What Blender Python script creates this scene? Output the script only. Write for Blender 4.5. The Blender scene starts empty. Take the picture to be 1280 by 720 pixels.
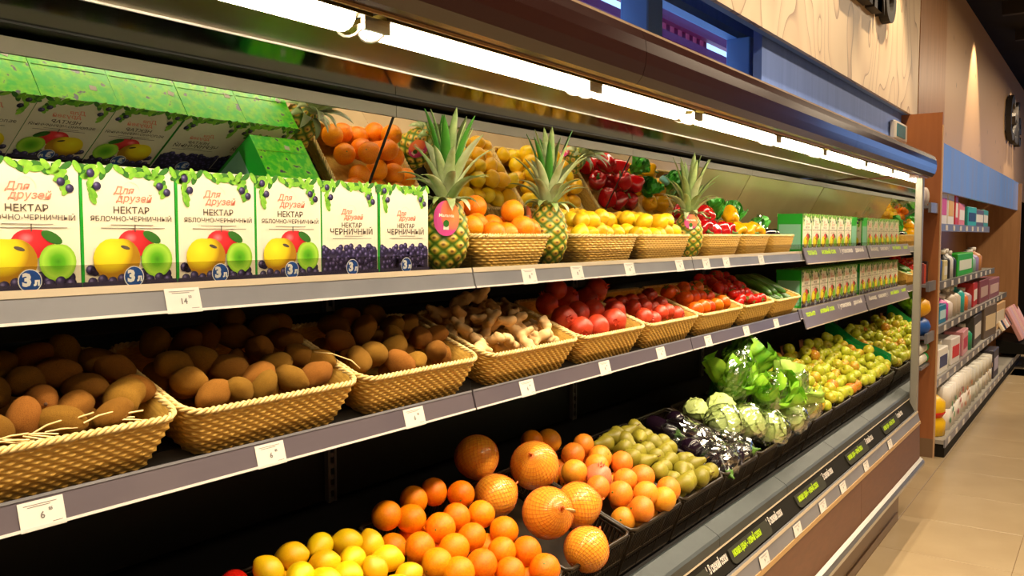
import bpy, math, random
import numpy as np
from mathutils import Vector, Matrix, Euler, Quaternion
random.seed(7); np.random.seed(7)
S = bpy.context.scene
COL = S.collection
R = math.radians

# ------------------------------------------------------------------ camera
CAM_F = 1070.0
pitch = math.atan(66.0 / CAM_F); yaw = math.atan(756.0 * math.cos(pitch) / CAM_F)
fw = Vector((math.cos(yaw) * math.cos(pitch), math.sin(yaw) * math.cos(pitch), -math.sin(pitch)))
cam = bpy.data.cameras.new('camera'); cam.sensor_width = 36.0; cam.lens = CAM_F / 1280 * 36.0
cam.clip_start = 0.02; cam.clip_end = 200
camo = bpy.data.objects.new('camera', cam); COL.objects.link(camo)
camo.location = (0, 0, 1.65); camo.rotation_euler = fw.to_track_quat('-Z', 'Y').to_euler()
S.camera = camo

# ------------------------------------------------------------------ view, world, large lights
S.view_settings.view_transform = 'Standard'; S.view_settings.look = 'None'
S.view_settings.gamma = 1.0; S.view_settings.use_curve_mapping = False
S.view_settings.exposure = 0.0
S.cycles.max_bounces = 8; S.cycles.glossy_bounces = 5; S.cycles.transparent_max_bounces = 24
S.cycles.transmission_bounces = 6; S.cycles.diffuse_bounces = 3
S.cycles.caustics_reflective = True; S.cycles.caustics_refractive = False
S.cycles.sample_clamp_indirect = 4.0
w = bpy.data.worlds.new('sky'); S.world = w; w.use_nodes = True
w.node_tree.nodes['Background'].inputs[0].default_value = (0.42, 0.68, 1.0, 1)
w.node_tree.nodes['Background'].inputs[1].default_value = 2.4
TUBE_STRENGTH = 44.0

def area(name, loc, size, power, col, rot=(0, 0, 0), spread=180):
    l = bpy.data.lights.new(name, 'AREA'); l.shape = 'RECTANGLE'; l.size = size[0]; l.size_y = size[1]
    l.energy = power; l.color = col; l.spread = R(spread)
    o = bpy.data.objects.new(name, l); COL.objects.link(o); o.location = loc; o.rotation_euler = rot
    return o
# ceiling luminaires of the shop, above the aisle, and one added fill row
area('ceiling_and_fill_light', (2.2, -0.55, 3.95), (4.2, 0.25), 190, (1.0, 0.80, 0.55), spread=130)
area('ceiling_and_fill_light', (2.6, -3.0, 3.95), (5.0, 0.3), 130, (1.0, 0.80, 0.55), spread=150)  # added fill, brightens the back rows and basket fronts
area('ceiling_and_fill_light', (8.6, -0.6, 3.95), (3.4, 0.3), 120, (1.0, 0.80, 0.55), spread=170)
area('ceiling_and_fill_light', (13.0, -0.6, 3.9), (3.4, 0.3), 120, (1.0, 0.80, 0.55), spread=170)
def spot(loc, target, power, angle, blend=0.45):
    l = bpy.data.lights.new('wall_spotlight', 'SPOT'); l.energy = power; l.color = (1.0, 0.79, 0.52)
    l.spot_size = R(angle); l.spot_blend = blend; l.shadow_soft_size = 0.03
    o = bpy.data.objects.new('wall_spotlight', l); COL.objects.link(o); o.location = loc
    o.rotation_euler = (Vector(target) - Vector(loc)).to_track_quat('-Z', 'Y').to_euler()
for sx in (2.7, 4.35, 6.0):
    spot((sx, 0.78, 4.0), (sx + 0.1, 1.3, 2.35), 175, 70)
for sx in (10.2, 14.0, 17.5):
    spot((sx, 0.95, 4.05), (sx + 0.1, 1.3, 2.4), 240, 56)

# ------------------------------------------------------------------ helpers: materials
def lin(h):
    h = h.lstrip('#'); out = []
    for i in (0, 2, 4):
        c = int(h[i:i + 2], 16) / 255
        out.append(c / 12.92 if c <= 0.04045 else ((c + 0.055) / 1.055) ** 2.4)
    return (*out, 1.0)
def nodes(name):
    m = bpy.data.materials.new(name); m.use_nodes = True
    nt = m.node_tree; b = nt.nodes['Principled BSDF']
    return m, nt, b
def N(nt, t, **kw):
    n = nt.nodes.new(t)
    for k, v in kw.items(): setattr(n, k, v)
    return n
def mat(name, c, rough=0.5, metal=0.0, c2=None, scale=20, detail=4, lo=0.35, hi=0.65, bump=0.0, bscale=None,
        spec=0.5, emit=None, estr=0.0, rand=0.0, stretch=None, sss=0.0, coat=0.0, c3=None, randhue=0.0, bdist=0.002):
    m, nt, b = nodes(name)
    L = nt.links
    col = lin(c) if isinstance(c, str) else c
    b.inputs['Base Color'].default_value = col
    b.inputs['Roughness'].default_value = rough; b.inputs['Metallic'].default_value = metal
    b.inputs['Specular IOR Level'].default_value = spec
    if coat: b.inputs['Coat Weight'].default_value = coat; b.inputs['Coat Roughness'].default_value = 0.1
    if sss:
        b.inputs['Subsurface Weight'].default_value = sss; b.inputs['Subsurface Radius'].default_value = (0.01, 0.004, 0.001)
        b.inputs['Subsurface Scale'].default_value = 0.5
    tc = N(nt, 'ShaderNodeTexCoord')
    vec = tc.outputs['Object']
    if stretch:
        mp = N(nt, 'ShaderNodeMapping'); mp.inputs['Scale'].default_value = stretch
        L.new(vec, mp.inputs['Vector']); vec = mp.outputs['Vector']
    oi = N(nt, 'ShaderNodeObjectInfo') if (rand or randhue or c2) else None
    if oi and not stretch:
        ad = N(nt, 'ShaderNodeVectorMath', operation='ADD'); ml = N(nt, 'ShaderNodeMath', operation='MULTIPLY')
        ml.inputs[1].default_value = 37.0; L.new(oi.outputs['Random'], ml.inputs[0])
        L.new(vec, ad.inputs[0]); L.new(ml.outputs[0], ad.inputs[1]); vec = ad.outputs[0]
    outc = None
    if c2:
        nz = N(nt, 'ShaderNodeTexNoise'); nz.inputs['Scale'].default_value = scale; nz.inputs['Detail'].default_value = detail
        L.new(vec, nz.inputs['Vector'])
        rp = N(nt, 'ShaderNodeValToRGB'); rp.color_ramp.elements[0].position = lo; rp.color_ramp.elements[1].position = hi
        rp.color_ramp.elements[0].color = col; rp.color_ramp.elements[1].color = lin(c2)
        if c3:
            e = rp.color_ramp.elements.new((lo + hi) / 2 + 0.08); e.color = lin(c3)
        L.new(nz.outputs[0], rp.inputs[0]); outc = rp.outputs[0]
    if rand or randhue:
        hs = N(nt, 'ShaderNodeHueSaturation')
        if outc: L.new(outc, hs.inputs['Color'])
        else: hs.inputs['Color'].default_value = col
        mr = N(nt, 'ShaderNodeMapRange'); mr.inputs[3].default_value = 1 - rand; mr.inputs[4].default_value = 1 + rand * 0.6
        L.new(oi.outputs['Random'], mr.inputs[0]); L.new(mr.outputs[0], hs.inputs['Value'])
        if randhue:
            fr = N(nt, 'ShaderNodeMath', operation='FRACT'); m7 = N(nt, 'ShaderNodeMath', operation='MULTIPLY'); m7.inputs[1].default_value = 7.31
            L.new(oi.outputs['Random'], m7.inputs[0]); L.new(m7.outputs[0], fr.inputs[0])
            mh = N(nt, 'ShaderNodeMapRange'); mh.inputs[3].default_value = 0.5 - randhue; mh.inputs[4].default_value = 0.5 + randhue
            L.new(fr.outputs[0], mh.inputs[0]); L.new(mh.outputs[0], hs.inputs['Hue'])
        outc = hs.outputs[0]
    if outc: L.new(outc, b.inputs['Base Color'])
    if bump:
        nb = N(nt, 'ShaderNodeTexNoise'); nb.inputs['Scale'].default_value = bscale or scale * 4; nb.inputs['Detail'].default_value = 3
        L.new(vec, nb.inputs['Vector'])
        bp = N(nt, 'ShaderNodeBump'); bp.inputs['Strength'].default_value = bump; bp.inputs['Distance'].default_value = bdist
        L.new(nb.outputs[0], bp.inputs['Height']); L.new(bp.outputs[0], b.inputs['Normal'])
    if emit:
        b.inputs['Emission Color'].default_value = lin(emit) if isinstance(emit, str) else emit
        b.inputs['Emission Strength'].default_value = estr
    return m
M = {}

# ------------------------------------------------------------------ helpers: meshes
class MB:
    def __init__(s): s.v = []; s.f = []; s.m = []; s.uv = []
    def add(s, vs, fs, mi=0, uv=None):
        o = len(s.v); s.v.extend([tuple(p) for p in vs]); s.f.extend([tuple(i + o for i in f) for f in fs]); s.m.extend([mi] * len(fs))
        s.uv.extend(uv if uv is not None else [(0, 0, 0)] * len(vs))
        return s
    def box(s, x0, x1, y0, y1, z0, z1, mi=0):
        v = [(x0, y0, z0), (x1, y0, z0), (x1, y1, z0), (x0, y1, z0), (x0, y0, z1), (x1, y0, z1), (x1, y1, z1), (x0, y1, z1)]
        return s.add(v, [(0, 3, 2, 1), (4, 5, 6, 7), (0, 1, 5, 4), (1, 2, 6, 5), (2, 3, 7, 6), (3, 0, 4, 7)], mi)
    def bbox(s, x0, x1, y0, y1, z0, z1, b=0.004, mi=0):
        # box with chamfered edges
        xs, ys, zs = (x0, x1), (y0, y1), (z0, z1); v = []; idx = {}
        for ix in (0, 1):
            for iy in (0, 1):
                for iz in (0, 1):
                    sx, sy, sz = (1 - 2 * ix), (1 - 2 * iy), (1 - 2 * iz)
                    for a in range(3):
                        p = [xs[ix] + sx * b, ys[iy] + sy * b, zs[iz] + sz * b]
                        p[a] = (xs[ix], ys[iy], zs[iz])[a]
                        idx[(ix, iy, iz, a)] = len(v); v.append(p)
        fs = []
        for a in range(3):
            o1, o2 = [k for k in range(3) if k != a]
            for e in (0, 1):
                q = []
                for (i, j) in ((0, 0), (1, 0), (1, 1), (0, 1)):
                    k = [0, 0, 0]; k[a] = e; k[o1] = i; k[o2] = j; q.append(idx[(*k, a)])
                fs.append(q)
            for (i, j) in ((0, 0), (0, 1), (1, 0), (1, 1)):
                k0 = [0, 0, 0]; k1 = [0, 0, 0]; k0[o1] = k1[o1] = i; k0[o2] = k1[o2] = j; k1[a] = 1
                fs.append([idx[(*k0, o1)], idx[(*k1, o1)], idx[(*k1, o2)], idx[(*k0, o2)]])
        for ix in (0, 1):
            for iy in (0, 1):
                for iz in (0, 1): fs.append([idx[(ix, iy, iz, a)] for a in range(3)])
        c = Vector(((x0 + x1) / 2, (y0 + y1) / 2, (z0 + z1) / 2)); out = []
        for q in fs:
            ps = [Vector(v[i]) for i in q]; n = (ps[1] - ps[0]).cross(ps[2] - ps[0]); ctr = sum(ps, Vector()) / len(ps)
            out.append(q if n.dot(ctr - c) > 0 else q[::-1])
        return s.add(v, out, mi)
    def prism(s, prof, x0, x1, mi=0, closed=True):
        # profile in (y, z), swept along x
        n = len(prof); v = [(x0, y, z) for y, z in prof] + [(x1, y, z) for y, z in prof]
        ar = sum(prof[i][0] * prof[(i + 1) % n][1] - prof[(i + 1) % n][0] * prof[i][1] for i in range(n))
        fs = [(i, i + n, (i + 1) % n + n, (i + 1) % n) for i in range(n if closed else n - 1)]
        if closed: fs += [tuple(range(n)), tuple(range(2 * n - 1, n - 1, -1))]
        if ar > 0 and closed: fs = [f[::-1] for f in fs]
        return s.add(v, fs, mi)
    def tube(s, path, r, n=6, mi=0, closed=False, caps=True):
        P = [Vector(p) for p in path]; k = len(P); v = []; fs = []
        prev = None
        for i in range(k):
            t = (P[(i + 1) % k] - P[i - 1]) if closed else (P[min(i + 1, k - 1)] - P[max(i - 1, 0)])
            t.normalize()
            a = Vector((0, 0, 1)) if abs(t.z) < 0.9 else Vector((1, 0, 0))
            if prev is not None: a = prev
            u = (a - t * a.dot(t)).normalized(); w_ = t.cross(u); prev = u
            rr = r[i] if isinstance(r, (list, tuple)) else r
            for j in range(n):
                an = 2 * math.pi * j / n; v.append(P[i] + (u * math.cos(an) + w_ * math.sin(an)) * rr)
        for i in range(k if closed else k - 1):
            for j in range(n):
                a0 = i * n + j; a1 = i * n + (j + 1) % n; b0 = ((i + 1) % k) * n + j; b1 = ((i + 1) % k) * n + (j + 1) % n
                fs.append((a0, a1, b1, b0))
        if caps and not closed: fs += [tuple(range(n - 1, -1, -1)), tuple(range((k - 1) * n, k * n))]
        return s.add(v, fs, mi)
    def lathe(s, prof, n=24, mi=0, fn=None, axis='z'):
        # profile (r, z) bottom to top, closed at both ends
        v = []; fs = []; k = len(prof)
        for i, (r, z) in enumerate(prof):
            for j in range(n):
                a = 2 * math.pi * j / n
                rr, zz = (r, z) if fn is None else fn(r, z, a)
                v.append((rr * math.cos(a), rr * math.sin(a), zz))
        for i in range(k - 1):
            for j in range(n):
                fs.append((i * n + j, i * n + (j + 1) % n, (i + 1) * n + (j + 1) % n, (i + 1) * n + j))
        fs.append(tuple(range(n - 1, -1, -1))); fs.append(tuple(range((k - 1) * n, k * n)))
        return s.add(v, fs, mi)
    def mesh(s, name, mats, smooth=False):
        me = bpy.data.meshes.new(name); me.from_pydata(s.v, [], s.f); me.update()
        for x in (mats if isinstance(mats, (list, tuple)) else [mats]): me.materials.append(x)
        me.polygons.foreach_set('material_index', s.m)
        if smooth: me.polygons.foreach_set('use_smooth', [True] * len(s.f))
        if any(u != (0, 0, 0) for u in s.uv):
            at = me.attributes.new('puv', 'FLOAT_VECTOR', 'POINT'); at.data.foreach_set('vector', np.array(s.uv, dtype=np.float32).ravel())
        return me
def ob(name, me, parent=None, loc=(0, 0, 0), rot=(0, 0, 0), sc=None):
    o = bpy.data.objects.new(name, me); COL.objects.link(o); o.location = loc; o.rotation_euler = rot
    if sc is not None: o.scale = (sc, sc, sc) if isinstance(sc, (int, float)) else sc
    if parent: o.parent = parent
    return o
def tag(o, label, cat, group=None, kind=None):
    o['label'] = label; o['category'] = cat
    if group: o['group'] = group
    if kind: o['kind'] = kind
    return o
def thing(name, label, cat, loc=(0, 0, 0), rot=(0, 0, 0), group=None):
    o = bpy.data.objects.new(name, None); COL.objects.link(o); o.location = loc; o.rotation_euler = rot; o.empty_display_size = 0.05
    return tag(o, label, cat, group)
def struct(name, me, label=None, parent=None, **kw):
    o = ob(name, me, parent, **kw); o['kind'] = 'structure'
    if label: o['label'] = label
    return o
ORD = ['first', 'second', 'third', 'fourth', 'fifth', 'sixth', 'seventh', 'eighth', 'ninth', 'tenth', 'eleventh', 'twelfth',
       'thirteenth', 'fourteenth', 'fifteenth', 'sixteenth', 'seventeenth', 'eighteenth', 'nineteenth', 'twentieth', 'twenty-first',
       'twenty-second', 'twenty-third', 'twenty-fourth', 'twenty-fifth', 'twenty-sixth', 'twenty-seventh', 'twenty-eighth']
def autolabel(objs, base, where, cat, group, rows=3):
    """label each piece by its row (front to back) and its place in that row (from the near, left end)"""
    ys = sorted(o.location.y for o in objs)
    names = {1: [''], 2: ['front ', 'back '], 3: ['front ', 'middle ', 'back '], 4: ['front ', 'second ', 'third ', 'back '],
             5: ['front ', 'second ', 'third ', 'fourth ', 'back '], 6: ['front ', 'second ', 'third ', 'fourth ', 'fifth ', 'back ']}[rows]
    per = math.ceil(len(objs) / rows)
    srt = sorted(objs, key=lambda o: o.location.y)
    for r in range(rows):
        row = sorted(srt[r * per:(r + 1) * per], key=lambda o: o.location.x)
        for i, o in enumerate(row):
            tag(o, f"{base}, {ORD[i]} from left in the {names[r]}row of {where}", cat, group)
def rrot(): return (random.uniform(0, 6.28), random.uniform(0, 6.28), random.uniform(0, 6.28))
def sphere_mb(nu=24, nv=14, fn=None):
    mb = MB(); v = [(0, 0, -1)]; 
    for i in range(1, nv):
        t = math.pi * i / nv
        for j in range(nu):
            a = 2 * math.pi * j / nu; v.append((math.sin(t) * math.cos(a), math.sin(t) * math.sin(a), -math.cos(t)))
    v.append((0, 0, 1)); f = []
    for j in range(nu): f.append((0, 1 + (j + 1) % nu, 1 + j))
    for i in range(nv - 2):
        for j in range(nu):
            a = 1 + i * nu + j; b = 1 + i * nu + (j + 1) % nu; f.append((a, b, b + nu, a + nu))
    l = len(v) - 1
    for j in range(nu): f.append((l, l - nu + j, l - nu + (j + 1) % nu))
    if fn: v = [fn(Vector(p)) for p in v]
    return mb.add(v, f)
def text_geo(s, size, bold=0.0, sx=1.0, shear=0.0):
    cu = bpy.data.curves.new('t', 'FONT'); cu.body = s; cu.size = size; cu.align_x = 'CENTER'; cu.align_y = 'CENTER'
    cu.resolution_u = 2; cu.offset = bold; cu.shear = shear
    o = bpy.data.objects.new('t', cu); COL.objects.link(o)
    bpy.context.view_layer.update()
    me = bpy.data.meshes.new_from_object(o.evaluated_get(bpy.context.evaluated_depsgraph_get()))
    v = [(p.co.x * sx, p.co.y) for p in me.vertices]; f = [tuple(p.vertices) for p in me.polygons]
    bpy.data.objects.remove(o); bpy.data.curves.remove(cu); bpy.data.meshes.remove(me)
    return v, f
def noise3(p, s=1.0, seed=0):
    from mathutils import noise
    return noise.noise(Vector(p) * s + Vector((seed * 13.7, seed * 5.1, seed * 9.3)))

# ------------------------------------------------------------------ materials of the setting
M['black'] = mat('black_enamel', '#0d0c0c', 0.55)
M['darkplastic'] = mat('dark_plastic', '#1d1a14', 0.7, spec=0.15)
M['slate'] = mat('slate_plastic', '#33393a', 0.42, c2='#3a4142', scale=9, bump=0.1, bscale=300)
M['brown_enamel'] = mat('brown_enamel', '#280d08', 0.2, coat=0.4)
M['brown_panel'] = mat('brown_laminate', '#6a4029', 0.42, c2='#613a25', scale=14, stretch=(1, 1, 6))
M['steel'] = mat('brushed_steel', '#b9b4ac', 0.32, 0.85, c2='#a8a39b', scale=6, stretch=(1, 40, 40))
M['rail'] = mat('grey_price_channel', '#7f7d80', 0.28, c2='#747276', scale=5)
M['rail_shaded'] = mat('shaded_price_channel', '#5f565c', 0.28, c2='#574f57', scale=5)  # darker copy of the rail grey: weaker light on middle rails, as colour
M['rail_line'] = mat('bright_channel_line', '#d9cfc8', 0.3)
M['rail_edge'] = mat('pale_channel_edge', '#b7a68d', 0.35)
M['rail_tan'] = mat('tan_channel_edge', '#b08a58', 0.35)
M['reflector'] = mat('satin_reflector', '#77652c', 0.30, 0.9)
M['darkgloss'] = mat('dark_gloss_panel', '#22220f', 0.10, 0.9)
M['greystrip'] = mat('grey_strip', '#5f5946', 0.5)
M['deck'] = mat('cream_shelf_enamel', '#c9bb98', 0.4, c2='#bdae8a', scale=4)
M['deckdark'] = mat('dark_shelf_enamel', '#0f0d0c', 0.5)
M['creamgloss'] = mat('satin_cream_panel', '#a39468', 0.22, 0.35, c2='#97885e', scale=3)
M['white'] = mat('white_card', '#d9d0c6', 0.5)
M['ink'] = mat('black_ink', '#2b2725', 0.6)
M['floor'] = mat('beige_floor_tile', '#aa9676', 0.28, c2='#a18c6c', scale=3.5, detail=5)
M['grout'] = mat('floor_grout', '#7f6647', 0.8)
M['ceil'] = mat('dark_ceiling', '#2a211b', 0.9)
M['duct'] = mat('dark_duct', '#4c443d', 0.5, 0.5)
M['lilac'] = mat('daylit_lilac_paint', '#7f9ff0', 0.6, c2='#7696e8', scale=2, stretch=(14, 14, 1))  # lilac paint with blue daylight mixed into its colour
M['daylit_laminate'] = mat('blue_daylit_laminate', '#7ba6f8', 0.22, c2='#8aa2e0', scale=1.2, stretch=(5, 5, 0.5))  # grey wood laminate, the blue daylight on it put into the colour
M['wood'] = mat('oak_laminate', '#b98a5e', 0.35, c2='#a97a50', scale=3, stretch=(6, 6, 0.6), detail=6)
M['wood2'] = mat('orange_oak_laminate', '#a5663a', 0.4, c2='#985b32', scale=3, stretch=(6, 6, 0.6), detail=6)
M['plinth'] = mat('brown_plinth', '#7b5f44', 0.4)
M['wall'] = mat('shop_wall', '#a79c8c', 0.8)
M['frame'] = mat('grey_blue_window_frame', '#7f9cc8', 0.4)
M['red'] = mat('crimson_outside_slat', '#a8164c', 0.5)
m, nt, b = nodes('mirror_glass'); M['mirror'] = m
b.inputs['Base Color'].default_value = (0.90, 0.90, 0.86, 1); b.inputs['Metallic'].default_value = 1; b.inputs['Roughness'].default_value = 0.012
m, nt, b = nodes('tube_glow'); M['tube'] = m
b.inputs['Emission Color'].default_value = (1.0, 0.86, 0.62, 1); b.inputs['Emission Strength'].default_value = TUBE_STRENGTH
m, nt, b = nodes('day_glass'); M['dayglass'] = m
b.inputs['Emission Color'].default_value = (0.20, 0.45, 1.0, 1); b.inputs['Emission Strength'].default_value = 1.3
def clear_mat(name, tint=(1, 1, 1, 1), gl=0.12, rough=0.06):
    m = bpy.data.materials.new(name); m.use_nodes = True; nt = m.node_tree; nt.nodes.clear()
    o = N(nt, 'ShaderNodeOutputMaterial'); mx = N(nt, 'ShaderNodeMixShader'); t = N(nt, 'ShaderNodeBsdfTransparent'); g = N(nt, 'ShaderNodeBsdfGlossy')
    t.inputs[0].default_value = tint; g.inputs['Roughness'].default_value = rough
    lw = N(nt, 'ShaderNodeLayerWeight'); lw.inputs[0].default_value = 0.25
    mr = N(nt, 'ShaderNodeMapRange'); mr.inputs[3].default_value = gl * 0.5; mr.inputs[4].default_value = min(1, gl * 4)
    nt.links.new(lw.outputs['Facing'], mr.inputs[0]); nt.links.new(mr.outputs[0], mx.inputs[0])
    nt.links.new(t.outputs[0], mx.inputs[1]); nt.links.new(g.outputs[0], mx.inputs[2]); nt.links.new(mx.outputs[0], o.inputs[0])
    return m
M['acrylic'] = clear_mat('clear_acrylic', (0.80, 0.78, 0.74, 1), 0.012)
M['film'] = clear_mat('clear_plastic_film', (0.93, 0.95, 0.93, 1), 0.30, 0.12)
M['glass'] = clear_mat('window_glass', (0.9, 0.93, 1, 1), 0.05, 0.01)
# birch plywood with dark growth-ring figure
m, nt, b = nodes('birch_plywood'); M['ply'] = m; L = nt.links
tc = N(nt, 'ShaderNodeTexCoord'); mp = N(nt, 'ShaderNodeMapping'); mp.inputs['Scale'].default_value = (1.25, 1, 0.55); L.new(tc.outputs['Object'], mp.inputs[0])
nz = N(nt, 'ShaderNodeTexNoise'); nz.inputs['Scale'].default_value = 1.6; nz.inputs['Detail'].default_value = 1.2; nz.inputs['Distortion'].default_value = 0.3; L.new(mp.outputs[0], nz.inputs[0])
mu = N(nt, 'ShaderNodeMath', operation='MULTIPLY'); mu.inputs[1].default_value = 13; L.new(nz.outputs[0], mu.inputs[0])
fr = N(nt, 'ShaderNodeMath', operation='FRACT'); L.new(mu.outputs[0], fr.inputs[0])
rp = N(nt, 'ShaderNodeValToRGB'); e = rp.color_ramp.elements; e[0].position = 0.0; e[0].color = lin('#8f6a48'); e[1].position = 0.10; e[1].color = lin('#d8b892')
x = rp.color_ramp.elements.new(0.6); x.color = lin('#e2c6a0'); L.new(fr.outputs[0], rp.inputs[0]); L.new(rp.outputs[0], b.inputs['Base Color']); b.inputs['Roughness'].default_value = 0.4
m, nt, b = nodes('knotty_plywood'); M['ply2'] = m; L = nt.links
tc = N(nt, 'ShaderNodeTexCoord'); mp = N(nt, 'ShaderNodeMapping'); mp.inputs['Scale'].default_value = (2.2, 1, 1.2); L.new(tc.outputs['Object'], mp.inputs[0])
vo = N(nt, 'ShaderNodeTexVoronoi'); vo.inputs['Scale'].default_value = 2.2; L.new(mp.outputs[0], vo.inputs[0])
rp = N(nt, 'ShaderNodeValToRGB'); e = rp.color_ramp.elements; e[0].position = 0.03; e[0].color = lin('#5a3a24'); e[1].position = 0.09; e[1].color = lin('#c49f78')
L.new(vo.outputs['Distance'], rp.inputs[0]); L.new(rp.outputs[0], b.inputs['Base Color']); b.inputs['Roughness'].default_value = 0.4

# ------------------------------------------------------------------ room shell
XE = 5.33                       # far end of the refrigerated case
JO = (0.31, 1.56, 2.81, 4.06)   # section joints
fl = struct('floor', MB().box(-3, 20, -5, 2, -0.06, -0.004).mesh('floor', M['grout']), 'beige tiled shop floor')
T = 0.62
tile_me = MB().bbox(0.0015, T - 0.0015, 0.0015, T - 0.0015, -0.004, 0.0, 0.001).mesh('floor_tile', M['floor'])
for i in range(-1, 15):
    for j in range(-4, 3):
        ob('floor_tile', tile_me, fl, (3.53 + T * i - 0.62, 0.36 + T * (j - 1), 0))
far = MB().box(11.6, 20, -5, 2, -0.004, 0.0).mesh('floor_far', M['floor'])
ob('floor_far_tiles', far, fl)
struct('ceiling', MB().box(-3, 20, -5, 2, 4.4, 4.5).mesh('ceiling', M['ceil']), 'dark shop ceiling')
for k, (y, z, r) in enumerate(((0.2, 4.12, 0.09), (-0.5, 4.2, 0.06))):
    o = ob('ceiling_duct', MB().tube([(6, y, z), (19.8, y, z)], r, 12).mesh('ceiling_duct', M['duct'], True))
    tag(o, ['thick grey duct running under the dark ceiling', 'thin grey pipe running under the dark ceiling'][k], 'duct')
for i in range(8):
    o = ob('ceiling_beam', MB().box(-0.05, 0.05, -4.9, 1.2, 4.25, 4.4).mesh('ceiling_beam', M['duct']), None, (7 + 1.6 * i, 0, 0)); o['kind'] = 'structure'
struct('wall_opposite', MB().box(-3, 20, -5.1, -5, 0, 4.4).mesh('wall_opposite', M['wall']), 'plain wall across the aisle')
struct('wall_near', MB().box(-3.1, -3, -5, 2, 0, 4.4).mesh('wall_near', M['wall']), 'plain wall at the near end')
struct('wall_far', MB().box(20, 20.1, -5, 2, 0, 4.4).mesh('wall_far', M['ceil']), 'dark wall at the far end')
# shop window opposite, that lights the aisle with blue daylight
wn = struct('window_2', MB().box(19.92, 19.98, -4.1, -1.25, 1.3, 4.0).mesh('window_2', M['frame']), 'large shop window in the far end wall')
for i in range(3):
    ob('pane', MB().box(19.90, 19.92, -4.0 + 0.9 * i, -3.15 + 0.9 * i, 1.4, 3.9).mesh('pane', M['dayglass']), wn)
# back wall with the strip window above the case
WY = 1.78
wb = MB(); wb.box(-3, 20, WY, WY + 0.04, 0, 2.12); wb.box(-3, -0.4, WY, WY + 0.04, 2.12, 4.4); wb.box(-0.4, 5.15, WY, WY + 0.04, 2.76, 4.4); wb.box(5.15, 20, WY, WY + 0.04, 2.12, 4.4)
struct('wall_back', wb.mesh('wall_back', M['lilac']), 'lilac blue wall band under the plywood fascia')
win = struct('window_1', MB().box(-0.4, 5.15, WY - 0.03, WY + 0.035, 2.735, 2.775).mesh('window_frame', M['frame']), 'strip window above the refrigerated case')
ob('window_sill', MB().box(-0.4, 5.15, WY - 0.05, WY + 0.1, 2.115, 2.15).mesh('window_sill', M['frame']), win)
edges = [-0.4, 1.15, 2.45, 3.47, 4.72, 5.15]
for a in edges: ob('mullion', MB().bbox(a - 0.075, a + 0.075, WY - 0.10, WY + 0.035, 2.15, 2.74, 0.006).mesh('mullion', M['frame']), win)
for a, c in zip(edges[:-1], edges[1:]):
    ob('pane', MB().box(a + 0.075, c - 0.075, WY + 0.02, WY + 0.026, 2.15, 2.74).mesh('pane', M['glass']), win)
# crimson louvre outside the window
lv = thing('outside_louvre', 'crimson slatted screen outside the strip window', 'louvre', (0, 2.9, 0))
for z0, z1 in ((3.312, 4.4), (3.172, 3.233), (1.6, 3.138)):
    ob('slat', MB().box(-1, 11, 0, 0.06, z0, z1).mesh('slat', M['red']), lv)
bar_me = MB().box(0, 0.07, 0.08, 0.13, 2.1, 3.4).mesh('bar', M['red'])
for i in range(9): ob('bar', bar_me, lv, (5.9 + 0.15 * i, 0, 0))
# plywood fascia above the case, header wall
p1 = struct('wall_plywood_1', MB().box(-3, 7.2, 1.28, 1.30, 2.545, 4.3).mesh('plywood_fascia', M['ply']), 'birch plywood fascia above the case with dark lettering')
ob('plain_board', MB().box(7.2, 8.4, 1.275, 1.30, 2.545, 4.3).mesh('plain_board', M['wood']), p1)
ob('soffit', MB().box(-3, 8.4, 1.30, 1.33, 2.545, 2.62).mesh('soffit', M['frame']), p1)
struct('wall_plywood_2', MB().box(8.41, 20, 1.29, 1.31, 2.2, 3.95).mesh('plywood_fascia', M['ply2']), 'knotty plywood fascia over the household shelves')
struct('wall_blue_return', MB().box(3.86, 7.1, 1.34, 1.38, 2.12, 2.6).mesh('wall_blue_return', M['lilac']), 'lilac blue return wall above the case end')
def letters(txt, x0, z0, size, depth, label, y=1.272):
    v, f = text_geo(txt, size, 0.012)
    mx = min(p[0] for p in v)
    mb = MB(); 
    front = [(x0 + p[0] - mx, y - depth, z0 + p[1]) for p in v]; back = [(q[0], y + 0.006, q[2]) for q in front]
    mb.add(front, f); mb.add(back, [q[::-1] for q in f])
    from collections import Counter
    cnt = Counter()
    for q in f:
        for a, b_ in zip(q, q[1:] + q[:1]): cnt[(a, b_)] += 1
    side = [(a, b_, b_ + len(v), a + len(v)) for (a, b_) in cnt if (b_, a) not in cnt]
    mb.f.extend([tuple(s_[::-1]) for s_ in side]); mb.m.extend([0] * len(side))
    return tag(ob('wall_sign', mb.mesh('wall_sign', M['ink'])), label, 'sign')
letters('вино', 4.85, 3.18, 0.54, 0.05, 'dark raised lettering high on the plywood fascia above the case')
letters('Cafe', 13.3, 3.22, 0.85, 0.06, 'dark raised lettering on the far knotty plywood fascia')
th = thing('wall_thermostat', 'small white wall box with teal display beside the wood panel', 'thermostat', (6.5, 1.335, 2.33))
ob('housing', MB().bbox(0, 0.42, -0.04, 0, 0, 0.13, 0.008).mesh('housing', M['white']), th)
M['teal'] = mat('teal_display', '#1f7f93', 0.25)
ob('display', MB().box(0.05, 0.33, -0.045, -0.04, 0.02, 0.11).mesh('display', M['teal']), th)

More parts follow.
